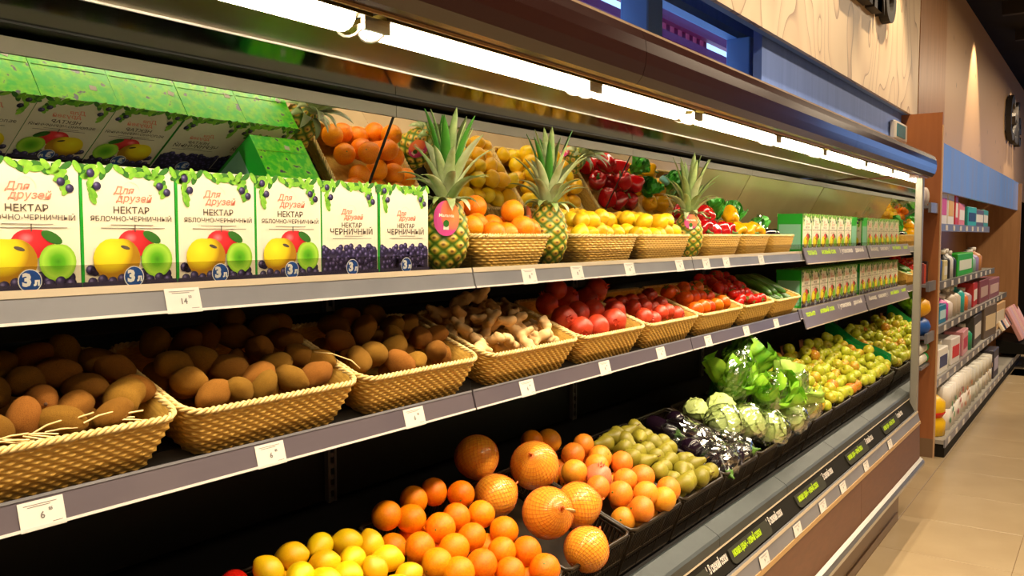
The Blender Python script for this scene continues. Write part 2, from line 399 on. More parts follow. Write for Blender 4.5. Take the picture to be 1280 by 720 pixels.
# ------------------------------------------------------------------ refrigerated display case
X0 = -0.94
case = thing('refrigerated_case', 'long multideck refrigerated produce case with brown canopy and mirrored back', 'display case')
def part(name, mb, m_, smooth=False, parent=None, **kw): return ob(name, mb.mesh(name, m_, smooth), parent or case, **kw)
part('back_panel', MB().box(X0, XE, 1.70, 1.74, 0.3, 2.0), M['black'])
part('roof_panel', MB().box(X0, XE + 0.02, 0.93, 1.74, 2.0, 2.12), M['black'])
part('base', MB().box(X0, XE, 1.02, 1.72, 0.0, 0.62), M['black'])
part('deck', MB().prism([(1.03, 0.60), (1.70, 0.60), (1.70, 0.945), (1.055, 0.71)], X0, XE), M['deckdark'])
# canopy fascia, in lengths, with rounded front
prof = [(0.93, 1.995), (0.885, 1.974), (0.866, 1.978), (0.852, 1.995), (0.845, 2.02), (0.843, 2.045), (0.846, 2.07), (0.856, 2.092), (0.875, 2.107), (0.905, 2.116), (0.96, 2.12)]
segs = [X0, 0.30, 1.70, 3.55, XE + 0.03]
for a, c in zip(segs[:-1], segs[1:]):
    part('canopy_fascia', MB().prism(prof, a + 0.001, c - 0.001), M['brown_enamel'])
part('canopy_edge_strip', MB().box(X0, XE, 0.884, 0.888, 1.970, 1.978), M['rail_tan'])
part('canopy_inner_strip', MB().prism([(0.89, 1.978), (0.945, 1.990), (0.945, 1.996), (0.89, 1.986)], X0, XE), M['greystrip'])
part('reflector_panel', MB().prism([(1.055, 1.986), (1.198, 1.983), (1.198, 1.998), (1.055, 1.998)], X0, XE), M['reflector'])
part('panel_bead', MB().box(X0, XE, 1.198, 1.202, 1.9795, 1.99), M['steel'])
part('gloss_panel', MB().prism([(1.202, 1.985), (1.40, 1.978), (1.40, 1.998), (1.202, 1.998)], X0, XE), M['darkgloss'])
part('air_outlet', MB().box(X0, XE, 1.40, 1.447, 1.975, 1.998), M['black'])
for a, c in zip((X0,) + JO, JO + (XE,)):
    part('mirror_trim', MB().box(a + 0.001, c - 0.001, 1.445, 1.465, 1.938, 1.964), M['greystrip'])
    # leaning mirror, one pane a section
    t = math.tan(R(28)); y1, z1 = 1.455, 1.938; z0 = 1.575; y0 = y1 + (z1 - z0) * t
    mprof = [(y1, z1), (y1 + 0.006, z1), (y0 + 0.006, z0), (y0, z0)]
    if a < 2.0: part('mirror_pane', MB().prism(mprof, a + 0.005, c - 0.005), M['mirror'])
    elif a < 3.0:
        part('mirror_pane', MB().prism(mprof, a + 0.005, 3.40), M['mirror']); part('cream_panel', MB().prism(mprof, 3.402, c - 0.005), M['creamgloss'])
    else: part('cream_panel', MB().prism(mprof, a + 0.005, c - 0.005), M['creamgloss'])
    part('mirror_backing', MB().prism([(y1 + 0.007, z1), (y1 + 0.02, z1), (y0 + 0.02, z0), (y0 + 0.007, z0)], a, c), M['black'])
# slotted uprights
for xj in JO:
    mb = MB()
    for s in (-1, 1): mb.box(xj + s * 0.011 - 0.004, xj + s * 0.011 + 0.004, 1.685, 1.70, 0.75, 1.56)
    for i in range(27): mb.box(xj - 0.008, xj + 0.008, 1.687, 1.70, 0.76 + 0.03 * i, 0.772 + 0.03 * i)
    part('slotted_upright', mb, M['rail'])
# end panel: mirror inside, grey post at the front edge
part('end_panel', MB().box(XE + 0.004, XE + 0.03, 0.93, 1.74, 0.31, 1.99), M['brown_panel'])
part('end_mirror', MB().box(XE, XE + 0.004, 0.945, 1.70, 0.60, 1.975), M['mirror'])
part('end_post', MB().bbox(XE - 0.012, XE + 0.03, 0.905, 0.945, 0.58, 1.975, 0.004), mat('grey_post', '#8f8a80', 0.4, 0.3))
# lower front: bumper lengths, label tray, price channel, brown panels, kick bumper
bsegs = [X0, 0.5, 1.16, 1.80, 2.44, 3.09, 3.74, 4.39, XE]
for a, c in zip(bsegs[:-1], bsegs[1:]):
    part('bumper_length', MB().prism([(1.0, 0.765), (0.957, 0.742), (0.95, 0.735), (0.95, 0.708), (1.03, 0.70), (1.01, 0.762)], a + 0.0015, c - 0.0015), M['slate'])
part('air_grille', MB().prism([(1.055, 0.715), (1.03, 0.725), (1.03, 0.60), (1.06, 0.60)], X0, XE), M['darkplastic'])
part('label_tray', MB().prism([(0.952, 0.708), (0.916, 0.640), (0.93, 0.60), (1.03, 0.60), (1.03, 0.708)], X0, XE), M['darkplastic'])
def slopebox(mb, x0, x1, p, q, off, th, mi=0):
    # slab lying on the segment p->q of the (y, z) profile, raised by off towards the aisle
    d = Vector((q[0] - p[0], q[1] - p[1])).normalized(); n = Vector((d.y, -d.x)); n = n if n.x < 0 else -n
    a, b_ = Vector(p) + n * off, Vector(q) + n * off
    return mb.prism([tuple(a), tuple(b_), tuple(b_ + n * th), tuple(a + n * th)], x0, x1, mi)
TR = ((0.952, 0.708), (0.916, 0.640))
part('tray_lip', slopebox(MB(), X0, XE, (0.951, 0.706), (0.949, 0.702), 0.0, 0.004), M['rail_edge'])
PC = ((0.914, 0.638), (0.898, 0.578))
part('price_channel', slopebox(MB(), X0, XE, PC[0], PC[1], 0.0, 0.012), M['rail'])
part('channel_top_edge', slopebox(MB(), X0, XE, PC[0], (0.911, 0.628), 0.0125, 0.002), M['rail_edge'])
part('channel_bottom_edge', slopebox(MB(), X0, XE, (0.9, 0.584), (0.898, 0.568), 0.0125, 0.004), M['rail_tan'])
psegs = [X0, 0.02, 1.28, 2.55, 3.95, XE]
for a, c in zip(psegs[:-1], psegs[1:]):
    part('front_panel', MB().prism([(0.888, 0.572), (0.883, 0.365), (0.93, 0.365), (0.93, 0.572)], a + 0.001, c - 0.001), M['brown_panel'])
part('kick_bumper', MB().prism([(0.888, 0.372), (0.868, 0.360), (0.858, 0.345), (0.862, 0.322), (0.885, 0.315), (0.93, 0.318), (0.93, 0.372)], X0, XE + 0.02), M['steel'])
part('kick_plate', MB().box(X0, XE - 0.05, 0.98, 1.02, 0.0, 0.32), M['plinth'])
part('leveling_rail', MB().box(X0, XE - 0.1, 0.972, 0.982, 0.04, 0.06), M['plinth'])
# canopy lamps
tube_me = MB(); pr = []
for i in range(9):
    a = math.pi * i / 8; pr.append((0.0 - 0.028 * math.cos(a), -0.022 * math.sin(a)))
tube_l = 1.18
tube_me.prism(pr, 0, tube_l); tube_me = tube_me.mesh('diffuser', M['tube'])
house_me = MB().prism([(-0.05, -0.004), (-0.036, 0.0), (0.036, 0.0), (0.054, -0.004), (0.054, 0.008), (-0.05, 0.008)], -0.015, tube_l + 0.015).mesh('housing', M['reflector'])
clip_me = MB()
for s in (0.0, 0.05):
    pth = [(s, 0.034 * math.cos(a_), -0.027 * math.sin(a_)) for a_ in np.linspace(0.0, math.pi, 9)]
    clip_me.tube(pth, 0.0025, 5)
clip_me.box(-0.004, 0.054, -0.036, -0.028, -0.02, 0.0)
clip_me = clip_me.mesh('clip', M['steel'])
for i, x_ in enumerate((-0.22, 1.02, 2.29, 3.56)):
    names = ['lamp tube over the nectar cartons at the near end', 'lamp tube over the pineapples and lemons', 'lamp tube over the peppers', 'lamp tube over the far carton rows']
    t_ = thing('canopy_lamp', 'glowing white ' + names[i] + ' under the canopy', 'lamp', (x_, 1.0, 1.990), group='canopy lamps')
    ln = 1.0
    ob('housing', house_me, t_); ob('diffuser', tube_me, t_)
    ob('clip', clip_me, t_, (-0.045, 0, 0)); ob('clip', clip_me, t_, (tube_l * 0.55, 0, 0))
last = thing('canopy_lamp', 'short glowing lamp tube beside the grey end post', 'lamp', (4.83, 1.0, 1.990), group='canopy lamps')
ob('housing', house_me, last, sc=(0.37, 1, 1)); ob('diffuser', tube_me, last, sc=(0.37, 1, 1)); ob('clip', clip_me, last, (-0.045, 0, 0))

# ------------------------------------------------------------------ shelves (one thing for each section and level)
def shelf(xa, xb, level, label):
    if level == 'upper' or xa > 4:
        g = thing('display_shelf', label, 'shelf', (xa, 1.21, 1.525 if level == 'upper' else 1.250), group=level + ' shelf sections')
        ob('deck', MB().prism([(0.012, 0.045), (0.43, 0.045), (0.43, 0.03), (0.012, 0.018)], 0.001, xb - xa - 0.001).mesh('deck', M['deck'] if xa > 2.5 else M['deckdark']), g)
        rl, lip = ((0.012, 0.048), (0.0, 0.003)), ((0.013, 0.048), (0.009, 0.082))
    else:
        g = thing('display_shelf', label, 'shelf', (xa, 1.21, 1.243), group='middle shelf sections')
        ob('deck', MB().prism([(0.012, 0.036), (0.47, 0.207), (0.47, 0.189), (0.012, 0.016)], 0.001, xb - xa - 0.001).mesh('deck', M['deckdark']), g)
        rl, lip = ((0.012, 0.045), (0.0, 0.002)), ((0.013, 0.045), (0.010, 0.066))
    W = xb - xa
    ob('price_rail', slopebox(MB(), 0.003, W - 0.003, rl[0], rl[1], 0, 0.008).mesh('price_rail', M['rail'] if level == 'upper' else M['rail_shaded']), g)
    e = MB(); slopebox(e, 0.003, W - 0.003, (rl[1][0] + 0.0008, rl[1][1] + 0.003), (rl[1][0], rl[1][1] - 0.001), 0.008, 0.002)
    ob('rail_edge', e.mesh('rail_edge', M['rail_line']), g)
    e = MB(); hh = 0.011 if level == 'upper' else 0.004
    slopebox(e, 0.003, W - 0.003, rl[0], (rl[0][0] - hh * 0.25, rl[0][1] - hh), 0.008, 0.0015)
    ob('rail_top_edge', e.mesh('rail_top_edge', M['rail_edge'] if level == 'upper' else M['rail']), g)
    ob('clear_lip', MB().box(0.003, W - 0.003, 0.006, 0.009, lip[0][1], lip[1][1]).mesh('clear_lip', M['acrylic']), g)
    for s in (0.004, W - 0.008):
        ob('bracket', MB().prism([(0.03, 0.016), (0.46, 0.03), (0.46, -0.04), (0.03, 0.0)], s, s + 0.004).mesh('bracket', M['black']), g)
    return g
for lv_, nm in (('upper', 'upper'), ('middle', 'middle')):
    for i, (a, c) in enumerate(zip((X0,) + JO, JO + (XE,))):
        if i == 0: continue
        what = {('upper', 1): 'holding the large nectar cartons', ('upper', 2): 'holding pineapples and citrus baskets', ('upper', 3): 'holding pepper and greens baskets', ('upper', 4): 'holding the far nectar cartons',
                ('middle', 1): 'holding the kiwi baskets', ('middle', 2): 'holding ginger and pomegranates', ('middle', 3): 'holding persimmons, tomatoes and cucumbers', ('middle', 4): 'holding the far nectar cartons'}[(lv_, i)]
        shelf(a, c, lv_, f'{nm} steel shelf section with grey price rail {what}')
#PART2
# ------------------------------------------------------------------ price tags
def tag_geo(big, small, w_=0.062, h_=0.040):
    mb = MB(); mb.box(0, w_, -0.0008, 0, 0, h_, 0)
    v, f = text_geo(big, 0.013, 0.0004); mb.add([(w_ * 0.5 + p[0], -0.0012, h_ * 0.45 + p[1]) for p in v], f, 1)
    v, f = text_geo(small, 0.006, 0.0002); mb.add([(w_ * 0.5 + 0.012 + p[0], -0.0012, h_ * 0.62 + p[1]) for p in v], f, 1)
    for k, (a, c) in enumerate(((0.12, 0.85), (0.2, 0.7))): mb.box(w_ * a, w_ * c, -0.0012, -0.0009, h_ * (0.86 - 0.07 * k), h_ * (0.88 - 0.07 * k), 1)
    mb.box(w_ * 0.7, w_ * 0.92, -0.0012, -0.0009, h_ * 0.16, h_ * 0.18, 1)
    return mb.mesh('price_tag', [M['white'], M['tagink']])
M['tagink'] = mat('grey_print', '#6f6a66', 0.6)
TG = [tag_geo('14', '50'), tag_geo('6', '85'), tag_geo('8', '90'), tag_geo('9', '40')]
def ptag(x, level, k, label, w_=1.0):
    if level == 'upper': y, z, tilt = 1.2010, 1.5275, math.atan2(0.012, 0.045)
    elif level == 'middle': y, z, tilt = 1.2010, 1.2445, math.atan2(0.012, 0.043)
    else: y, z, tilt = 0.8845, 0.588, math.atan2(0.016, 0.060)
    o = ob('price_tag', TG[k], None, (x, y, z), (-tilt, 0, 0), (w_, 1, 1)); return tag(o, label, 'price tag', 'price tags on the shelf rails')
ptag(0.775, 'upper', 0, 'white price tag reading 14 50 under the large nectar cartons')
for x, lb in ((1.755, 'white price tag under the wicker basket of oranges'), (1.99, 'white price tag under the middle pineapple'), (2.30, 'white price tag under the near lemon basket'),
              (2.665, 'white price tag under the far lemon basket'), (2.895, 'white price tag under the far pineapple'), (3.09, 'white price tag under the red pepper basket'),
              (3.48, 'white price tag under the yellow pepper basket')): ptag(x, 'upper', 2, lb)
for x, lb in ((0.547, 'white price tag reading 6 85 under the nearest kiwi basket'), (0.941, 'white price tag under the second kiwi basket'), (1.32, 'white price tag under the third kiwi basket'),
              (1.747, 'white price tag under the ginger basket'), (2.15, 'white price tag under the pomegranate basket'), (2.527, 'white price tag under the second pomegranate basket'),
              (2.925, 'white price tag under the persimmon basket'), (3.32, 'white price tag under the tomato basket'), (3.69, 'white price tag under the cucumber basket')): ptag(x, 'middle', 1, lb)
for i, x in enumerate((1.75, 2.17, 2.63, 2.98, 3.30, 3.60, 4.0, 4.5)):
    ptag(x, 'bottom', 3, f'white price tag, {ORD[i]} from left on the lowest price channel', 1.35)

# ------------------------------------------------------------------ lime and white lettering in the label tray
M['lime'] = mat('lime_print', '#b5d80f', 0.5)
M['charcoal'] = mat('charcoal_card', '#37362d', 0.7, spec=0.15)
M['greycard'] = mat('grey_violet_card', '#6d6570', 0.35)
def on_slope(x, u, off, p=TR[1], q=TR[0]):
    # x along the case, u metres up the slope from its lower edge
    d = Vector((q[0] - p[0], q[1] - p[1])).normalized(); n = Vector((-d.y, d.x)); n = n if n.x < 0 else -n
    a = Vector(p) + d * u + n * off; return (x, a.x, a.y)
for i, xs in enumerate((1.95, 2.47, 3.13, 3.85, 4.55)):
    g = thing('tray_sign', f'charcoal card with lime lettering, {ORD[i]} from left in the lowest label tray', 'sign', (0, 0, 0), group='label tray signs')
    mb = MB(); r_ = 0.02; W_, H_ = 0.36, 0.050
    out = []
    for cx, cy, a0 in ((W_ - r_, H_ - 0.004, 0), (0.004, H_ - 0.004, 90), (r_ * 1.6, r_, 180), (W_ - r_, r_, 270)):
        rr = r_ if a0 >= 180 else 0.004
        for k in range(5):
            a = R(a0 + 90 * k / 4); out.append((cx + rr * math.cos(a) * (1.6 if a0 == 180 else 1), cy + rr * math.sin(a)))
    n_ = len(out)
    mb.add([on_slope(xs + p[0], 0.004 + p[1], 0.006) for p in out] + [on_slope(xs + p[0], 0.004 + p[1], 0.002) for p in out],
           [tuple(range(n_))] + [(k, k + n_, (k + 1) % n_ + n_, (k + 1) % n_) for k in range(n_)])
    ob('card', mb.mesh('card', M['charcoal']), g)
    v, f = text_geo('низкие цены - новый сезон', 0.034, 0.0010, 0.56)
    ob('lime_lettering', MB().add([on_slope(xs + 0.145 + p[0], 0.036 + p[1], 0.0068) for p in v], f).mesh('lime_lettering', M['lime']), g)
    v, f = text_geo('1. В свежий сезон', 0.036, 0.0010, 0.50)
    ob('white_lettering', MB().add([on_slope(xs + 0.43 + p[0], 0.040 + p[1], 0.0012) for p in v], f).mesh('white_lettering', M['white']), g)

# ------------------------------------------------------------------ nectar cartons
def pmat(name, stops, cx=-0.3, cy=0.35):
    # flat print: radial tone read from the print's own coordinates
    m, nt, b = nodes(name); L = nt.links
    at = N(nt, 'ShaderNodeAttribute', attribute_name='puv'); sb = N(nt, 'ShaderNodeVectorMath', operation='DISTANCE')
    sb.inputs[1].default_value = (cx, cy, 0); L.new(at.outputs['Vector'], sb.inputs[0])
    rp = N(nt, 'ShaderNodeValToRGB'); e = rp.color_ramp.elements
    e[0].position = stops[0][0]; e[0].color = lin(stops[0][1]); e[1].position = stops[-1][0]; e[1].color = lin(stops[-1][1])
    for p_, c_ in stops[1:-1]: q = e.new(p_); q.color = lin(c_)
    L.new(sb.outputs['Value'], rp.inputs[0]); L.new(rp.outputs[0], b.inputs['Base Color']); b.inputs['Roughness'].default_value = 0.35
    return m
PR = [mat('carton_ivory', '#e6dcc4', 0.35), mat('carton_ink', '#55483c', 0.5), mat('carton_coral', '#e88a72', 0.5),
      pmat('print_red_apple', [(0.0, '#f0808a'), (0.35, '#d92f36'), (1.0, '#c2202a')]), pmat('print_yellow_apple', [(0.0, '#f2e832'), (0.7, '#e3c61a'), (1.3, '#a87a14')]),
      pmat('print_green_apple', [(0.0, '#3f8a12'), (0.35, '#5fae1a'), (0.8, '#a5d443'), (1.0, '#86b92e')], 0, 0), mat('print_leaf', '#8fc23a', 0.4, c2='#5c9a24', scale=60),
      pmat('print_berry', [(0.0, '#8a80b0'), (0.45, '#3e3560'), (1.2, '#211a38')]), mat('print_badge_blue', '#1f4f9f', 0.35), mat('print_white', '#f3f1ee', 0.4),
      mat('print_dark_leaf', '#2f6a1e', 0.4), mat('print_pale_ring', '#dcd3bd', 0.4), mat('print_dark_berries', '#332a45', 0.5)]
CW, CH, CD = 0.154, 0.184, 0.122
def disc(mb, cx, cy, rx, ry, lay, mi, rot=0.0, n=16, shape=None):
    c, s = math.cos(rot), math.sin(rot); vs = [(cx, -0.0003 * lay, cy)]; uv = [(0.0001, 0, 0)]
    for k in range(n):
        a = 2 * math.pi * k / n; q = shape(a) if shape else 1.0
        ux, uy = math.cos(a) * q, math.sin(a) * q; x_, y_ = ux * rx, uy * ry
        vs.append((cx + x_ * c - y_ * s, -0.0003 * lay, cy + x_ * s + y_ * c)); uv.append((ux, uy, 0))
    mb.add(vs, [(0, 1 + k, 1 + (k + 1) % n) for k in range(n)], mi, uv)
leafshape = lambda a: 1.0 - 0.35 * abs(math.sin(a)) ** 2 * 0 - 0.0
def apple_shape(a): return 1.0 - 0.10 * math.exp(-((a - math.pi / 2) / 0.35) ** 2)
def txt(mb, s, cx, cy, size, lay, mi, bold=0.0, maxw=None, shear=0.0):
    v, f = text_geo(s, size, bold, 1.0, shear); w_ = max(p[0] for p in v) - min(p[0] for p in v)
    k = min(1.0, maxw / w_) if maxw else 1.0
    mb.add([(cx + p[0] * k, -0.0003 * lay, cy + p[1] * max(k, 0.62) * 0.92) for p in v], f, mi)
def print_face(kind):
    mb = MB(); W_, H_ = CW, CH; rnd = random.Random(3)
    def garland(x, y, dx, dy, nleaf):
        for k in range(nleaf):
            t_ = k / max(1, nleaf - 1); disc(mb, W_ * (x + dx * t_ + rnd.uniform(-.02, .02)), H_ * (y + dy * t_), 0.0105, 0.0048, 1 + k % 3, 6 if k % 3 else 10, rnd.uniform(-1.2, 1.2) + (1.3 if dy < -0.1 else 0), 10)
    garland(0.02, 0.975, 0.96, 0.0, 11); garland(0.07, 0.95, 0.06, -0.22, 6); garland(0.80, 0.95, 0.08, -0.16, 6)
    garland(0.02, 0.93, 0.2, 0.0, 4); garland(0.45, 0.95, 0.3, -0.02, 5)
    for (u, v_) in ((0.11, 0.93), (0.17, 0.83), (0.83, 0.85), (0.91, 0.80)): disc(mb, W_ * u, H_ * v_, 0.0062, 0.0062, 5, 7)
    for k in range(14):
        a0, a1 = math.pi * k / 14, math.pi * (k + 1) / 14
        mb.add([(W_ * 0.52 + r_ * math.cos(a), -0.0003, H_ * (0.80 if kind == 'apple' else 0.68) + r_ * math.sin(a)) for a, r_ in ((a0, 0.013), (a1, 0.013), (a1, 0.0145), (a0, 0.0145))], [(0, 1, 2, 3)], 11)
    if kind == 'apple':
        txt(mb, 'Для', W_ * 0.44, H_ * 0.80, 0.017, 2, 2, 0.0002, None, 0.25); txt(mb, 'друзей', W_ * 0.55, H_ * 0.735, 0.017, 2, 2, 0.0002, None, 0.25)
        txt(mb, 'НЕКТАР', W_ * 0.52, H_ * 0.635, 0.0185, 2, 1, 0.0002, W_ * 0.38); txt(mb, 'ЯБЛОЧНО-ЧЕРНИЧНЫЙ', W_ * 0.53, H_ * 0.565, 0.0150, 2, 1, 0.0001, W_ * 0.86)
        for k, (a, c_) in enumerate(((0.3, 0.75), (0.2, 0.88))): mb.box(W_ * a, W_ * c_, -0.0007, -0.0004, H_ * (0.515 - 0.027 * k), H_ * (0.519 - 0.027 * k), 1)
        for k in range(22): disc(mb, W_ * rnd.uniform(0.05, 0.95), H_ * rnd.uniform(0.03, 0.17), 0.0075, 0.0075, 2 + k % 2, 7, 0, 12)
        disc(mb, W_ * 0.56, H_ * 0.37, 0.030, 0.0215, 4, 3, 0, 22, apple_shape)
        disc(mb, W_ * 0.73, H_ * 0.415, 0.0165, 0.0075, 6, 10, -0.5, 14); mb.box(W_ * 0.545, W_ * 0.555, -0.0016, -0.0013, H_ * 0.46, H_ * 0.52, 1)
        disc(mb, W_ * 0.355, H_ * 0.235, 0.0375, 0.034, 5, 4, 0, 24, apple_shape); disc(mb, W_ * 0.44, H_ * 0.33, 0.008, 0.0028, 6, 1, -0.3, 10)
        disc(mb, W_ * 0.78, H_ * 0.225, 0.0265, 0.0275, 6, 5, 0, 24, apple_shape)
        for k in range(9): disc(mb, W_ * (0.1 + 0.1 * k), H_ * (0.05 + 0.02 * (k % 2)), 0.0078, 0.0078, 7, 7, 0, 12)
    else:
        txt(mb, 'Для', W_ * 0.44, H_ * 0.68, 0.015, 2, 2, 0.0003, None, 0.25); txt(mb, 'друзей', W_ * 0.56, H_ * 0.625, 0.015, 2, 2, 0.0003, None, 0.25)
        txt(mb, 'НЕКТАР', W_ * 0.53, H_ * 0.535, 0.0175, 2, 1, 0.0002, W_ * 0.35); txt(mb, 'ЧЕРНИЧНЫЙ', W_ * 0.53, H_ * 0.465, 0.0205, 2, 1, 0.0002, W_ * 0.74)
        for k, (a, c_) in enumerate(((0.4, 0.72), (0.2, 0.88))): mb.box(W_ * a, W_ * c_, -0.0007, -0.0004, H_ * (0.42 - 0.027 * k), H_ * (0.424 - 0.027 * k), 1)
        mb.add([(0.002, -0.0004, 0.008), (W_ - 0.002, -0.0004, 0.008), (W_ - 0.002, -0.0004, H_ * 0.27), (0.002, -0.0004, H_ * 0.27)], [(0, 1, 2, 3)], 12)
        for k in range(95): disc(mb, W_ * rnd.uniform(0.05, 0.95), H_ * rnd.uniform(0.05, 0.31), 0.0066, 0.0066, 2 + (k % 5), 7, 0, 10)
    mb.add([(0.0, -0.00245, 0.0005), (W_, -0.00245, 0.0005), (W_, -0.00245, H_ * 0.055), (0.0, -0.00245, H_ * 0.055)], [(0, 1, 2, 3)], 12)
    disc(mb, W_ * 0.52, H_ * 0.085, 0.0165, 0.0165, 9, 9, 0, 24); disc(mb, W_ * 0.52, H_ * 0.085, 0.0152, 0.0152, 10, 8, 0, 24)
    txt(mb, '3', W_ * 0.49, H_ * 0.088, 0.026, 11, 9, 0.0014); txt(mb, 'л', W_ * 0.58, H_ * 0.07, 0.014, 11, 9, 0.0008)
    return mb.mesh('printed_face', PR)
M['cgreen'] = mat('carton_green', '#1f9a2a', 0.3); M['cpale'] = mat('carton_pale_green', '#7fb79a', 0.35)
M['ctop'] = mat('carton_leafy_top', '#25a81a', 0.3, c2='#3a3550', c3='#7cc820', scale=55, detail=3, lo=0.42, hi=0.68)
cb = MB()
cb.add([(0, 0, 0), (CW, 0, 0), (CW, 0, CH), (0, 0, CH)], [(0, 1, 2, 3)], 0); cb.add([(0, CD, 0), (CW, CD, 0), (CW, CD, CH), (0, CD, CH)], [(3, 2, 1, 0)], 0)
for x_, sgn in ((0, 1), (CW, -1)):
    q = [(x_, 0, 0), (x_, 0, CH), (x_, CD, CH), (x_, CD, 0)]; cb.add(q, [(0, 1, 2, 3) if sgn > 0 else (3, 2, 1, 0)], 1)
    e_ = -0.0004 * sgn
    q = [(x_ + e_, CD * .06, CH * .06), (x_ + e_, CD * .06, CH * .72), (x_ + e_, CD * .94, CH * .72), (x_ + e_, CD * .94, CH * .06)]; cb.add(q, [(0, 1, 2, 3) if sgn > 0 else (3, 2, 1, 0)], 2)
cb.add([(0, 0, CH), (CW, 0, CH), (CW, CD, CH), (0, CD, CH)], [(0, 1, 2, 3)], 3); cb.add([(0, 0, 0), (CW, 0, 0), (CW, CD, 0), (0, CD, 0)], [(3, 2, 1, 0)], 1)
carton_me = cb.mesh('carton', [PR[0], M['cgreen'], M['cpale'], M['ctop']])
flap_me = MB().box(0.004, CW - 0.004, CD * 0.35, CD * 0.353, CH, CH + 0.0012).mesh('flap_edge', PR[6])
edge_mb = MB()
edge_mb.box(0.0, 0.0045, -0.0006, 0.0, 0, CH)
edge_me = edge_mb.mesh('green_edge', M['cgreen'])
stick_me = MB().box(-0.007, 0.007, -0.006, 0.006, 0, 0.0006).mesh('sticker', M['white'])
FACE = {k: print_face(k) for k in ('apple', 'berry')}
def carton(x, y, z, kind, label, group, rz=0.0):
    g = thing('nectar_carton', label, 'carton', (x, y, z), (0, 0, rz), group)
    ob('body', carton_me, g); ob('front_print', FACE[kind], g, (0, -0.0004, 0)); ob('back_print', FACE[kind], g, (CW, CD + 0.0004, 0), (0, 0, math.pi))
    ob('flap_edge', flap_me, g); ob('green_edge', edge_me, g); ob('sticker', stick_me, g, (CW * random.uniform(0.6, 0.9), CD * random.uniform(0.2, 0.8), CH), (0, 0, random.uniform(0, 1)))
    return g
UZ = 1.5705
nl = ['large apple and blueberry nectar carton cut by the left picture edge', 'second large apple nectar carton from the left', 'third large apple nectar carton from the left',
      'large apple nectar carton beside the two blueberry cartons', 'blueberry nectar carton beside the last large apple carton', 'blueberry nectar carton standing next to the pineapple']
for i, kd in enumerate(('apple',) * 4 + ('berry',) * 2):
    carton(0.508 + 0.1553 * i, 1.243 + random.uniform(-0.002, 0.002), UZ, kd, nl[i], 'large nectar cartons at the near end', random.uniform(-0.008, 0.008))
carton(0.353, 1.243, UZ, 'apple', 'large apple nectar carton mostly outside the left picture edge', 'large nectar cartons at the near end')
carton(1.275, 1.40, UZ, 'berry', 'nectar carton behind the front row, its green top seen in the mirror', 'large nectar cartons at the near end')
for i in range(6):
    carton(4.205 + 0.1556 * i, 1.245, UZ, 'apple', f'nectar carton, {ORD[i]} from left in the far upper shelf row', 'far upper cartons')
carton(5.139 + 0.125, 1.245, UZ, 'apple', 'far upper shelf carton turned to show its pale green side', 'far upper cartons', math.pi / 2)
for i in range(7):
    carton(4.205 + 0.1556 * i, 1.245, 1.2955, 'apple', f'nectar carton, {ORD[i]} from left in the far middle shelf row', 'far middle cartons')
# sign strips clipped in front of the far cartons
def strip_sign(x0, x1, zb, zt, label, words):
    g = thing('shelf_sign', label, 'sign', (x0, 1.186, zb))
    tl = R(16); W_ = x1 - x0; H_ = zt - zb
    g.rotation_euler = (-tl, 0, 0)
    ob('card', MB().bbox(0, W_, -0.003, 0.003, 0, H_, 0.001).mesh('card', M['greycard']), g)
    ob('edge', MB().box(0, W_, -0.006, -0.003, -0.001, 0.004).mesh('edge', M['rail_edge']), g)
    for s, cx, w_, mm in words:
        v, f = text_geo(s, 0.034, 0.0012); ww = max(p[0] for p in v) - min(p[0] for p in v); k = w_ / ww
        ob('lettering', MB().add([(cx * W_ + p[0] * k, -0.0036, H_ * 0.70 + p[1]) for p in v], f).mesh('lettering', mm), g)
wd = [('только', 0.10, 0.15, M['lime']), ('новый сок', 0.34, 0.26, M['lime']), ('1 упаковка', 0.62, 0.26, M['white']), ('данный', 0.86, 0.19, M['white'])]
strip_sign(4.09, 5.315, 1.512, 1.592, 'grey sign strip with lime and white words before the far upper cartons', wd)
strip_sign(4.10, 5.315, 1.205, 1.300, 'grey sign strip with lime and white words before the far middle cartons', wd)

# ------------------------------------------------------------------ wicker baskets
M['straw'] = mat('pale_straw_wicker', '#e6ba58', 0.5, c2='#cc9c40', scale=70, detail=2, stretch=(1, 1, 5), bump=0.3, bscale=500)
M['straw2'] = mat('straw_rim', '#e6cb8c', 0.5, c2='#cfae68', scale=90)
def rr_pt(w_, d_, r_, s):
    # point on a rounded rectangle centred on 0, s in 0..1
    L1, L2 = w_ - 2 * r_, d_ - 2 * r_; arc = math.pi * r_ / 2; P = 2 * (L1 + L2) + 4 * arc; q = (s % 1.0) * P
    segs_ = [('l', L1, (-L1 / 2, -d_ / 2), (1, 0)), ('a', arc, (L1 / 2, -L2 / 2), -90), ('l', L2, (w_ / 2, -L2 / 2), (0, 1)), ('a', arc, (L1 / 2, L2 / 2), 0),
             ('l', L1, (L1 / 2, d_ / 2), (-1, 0)), ('a', arc, (-L1 / 2, L2 / 2), 90), ('l', L2, (-w_ / 2, L2 / 2), (0, -1)), ('a', arc, (-L1 / 2, -L2 / 2), 180)]
    for k_, ln, o_, d2 in segs_:
        if q <= ln + 1e-9:
            if k_ == 'l':
                n_ = (d2[1], -d2[0]); return (o_[0] + d2[0] * q, o_[1] + d2[1] * q, *n_)
            a = R(d2) + q / r_; return (o_[0] + r_ * math.cos(a), o_[1] + r_ * math.sin(a), math.cos(a), math.sin(a))
        q -= ln
    return (-L1 / 2, -d_ / 2, 0, -1)
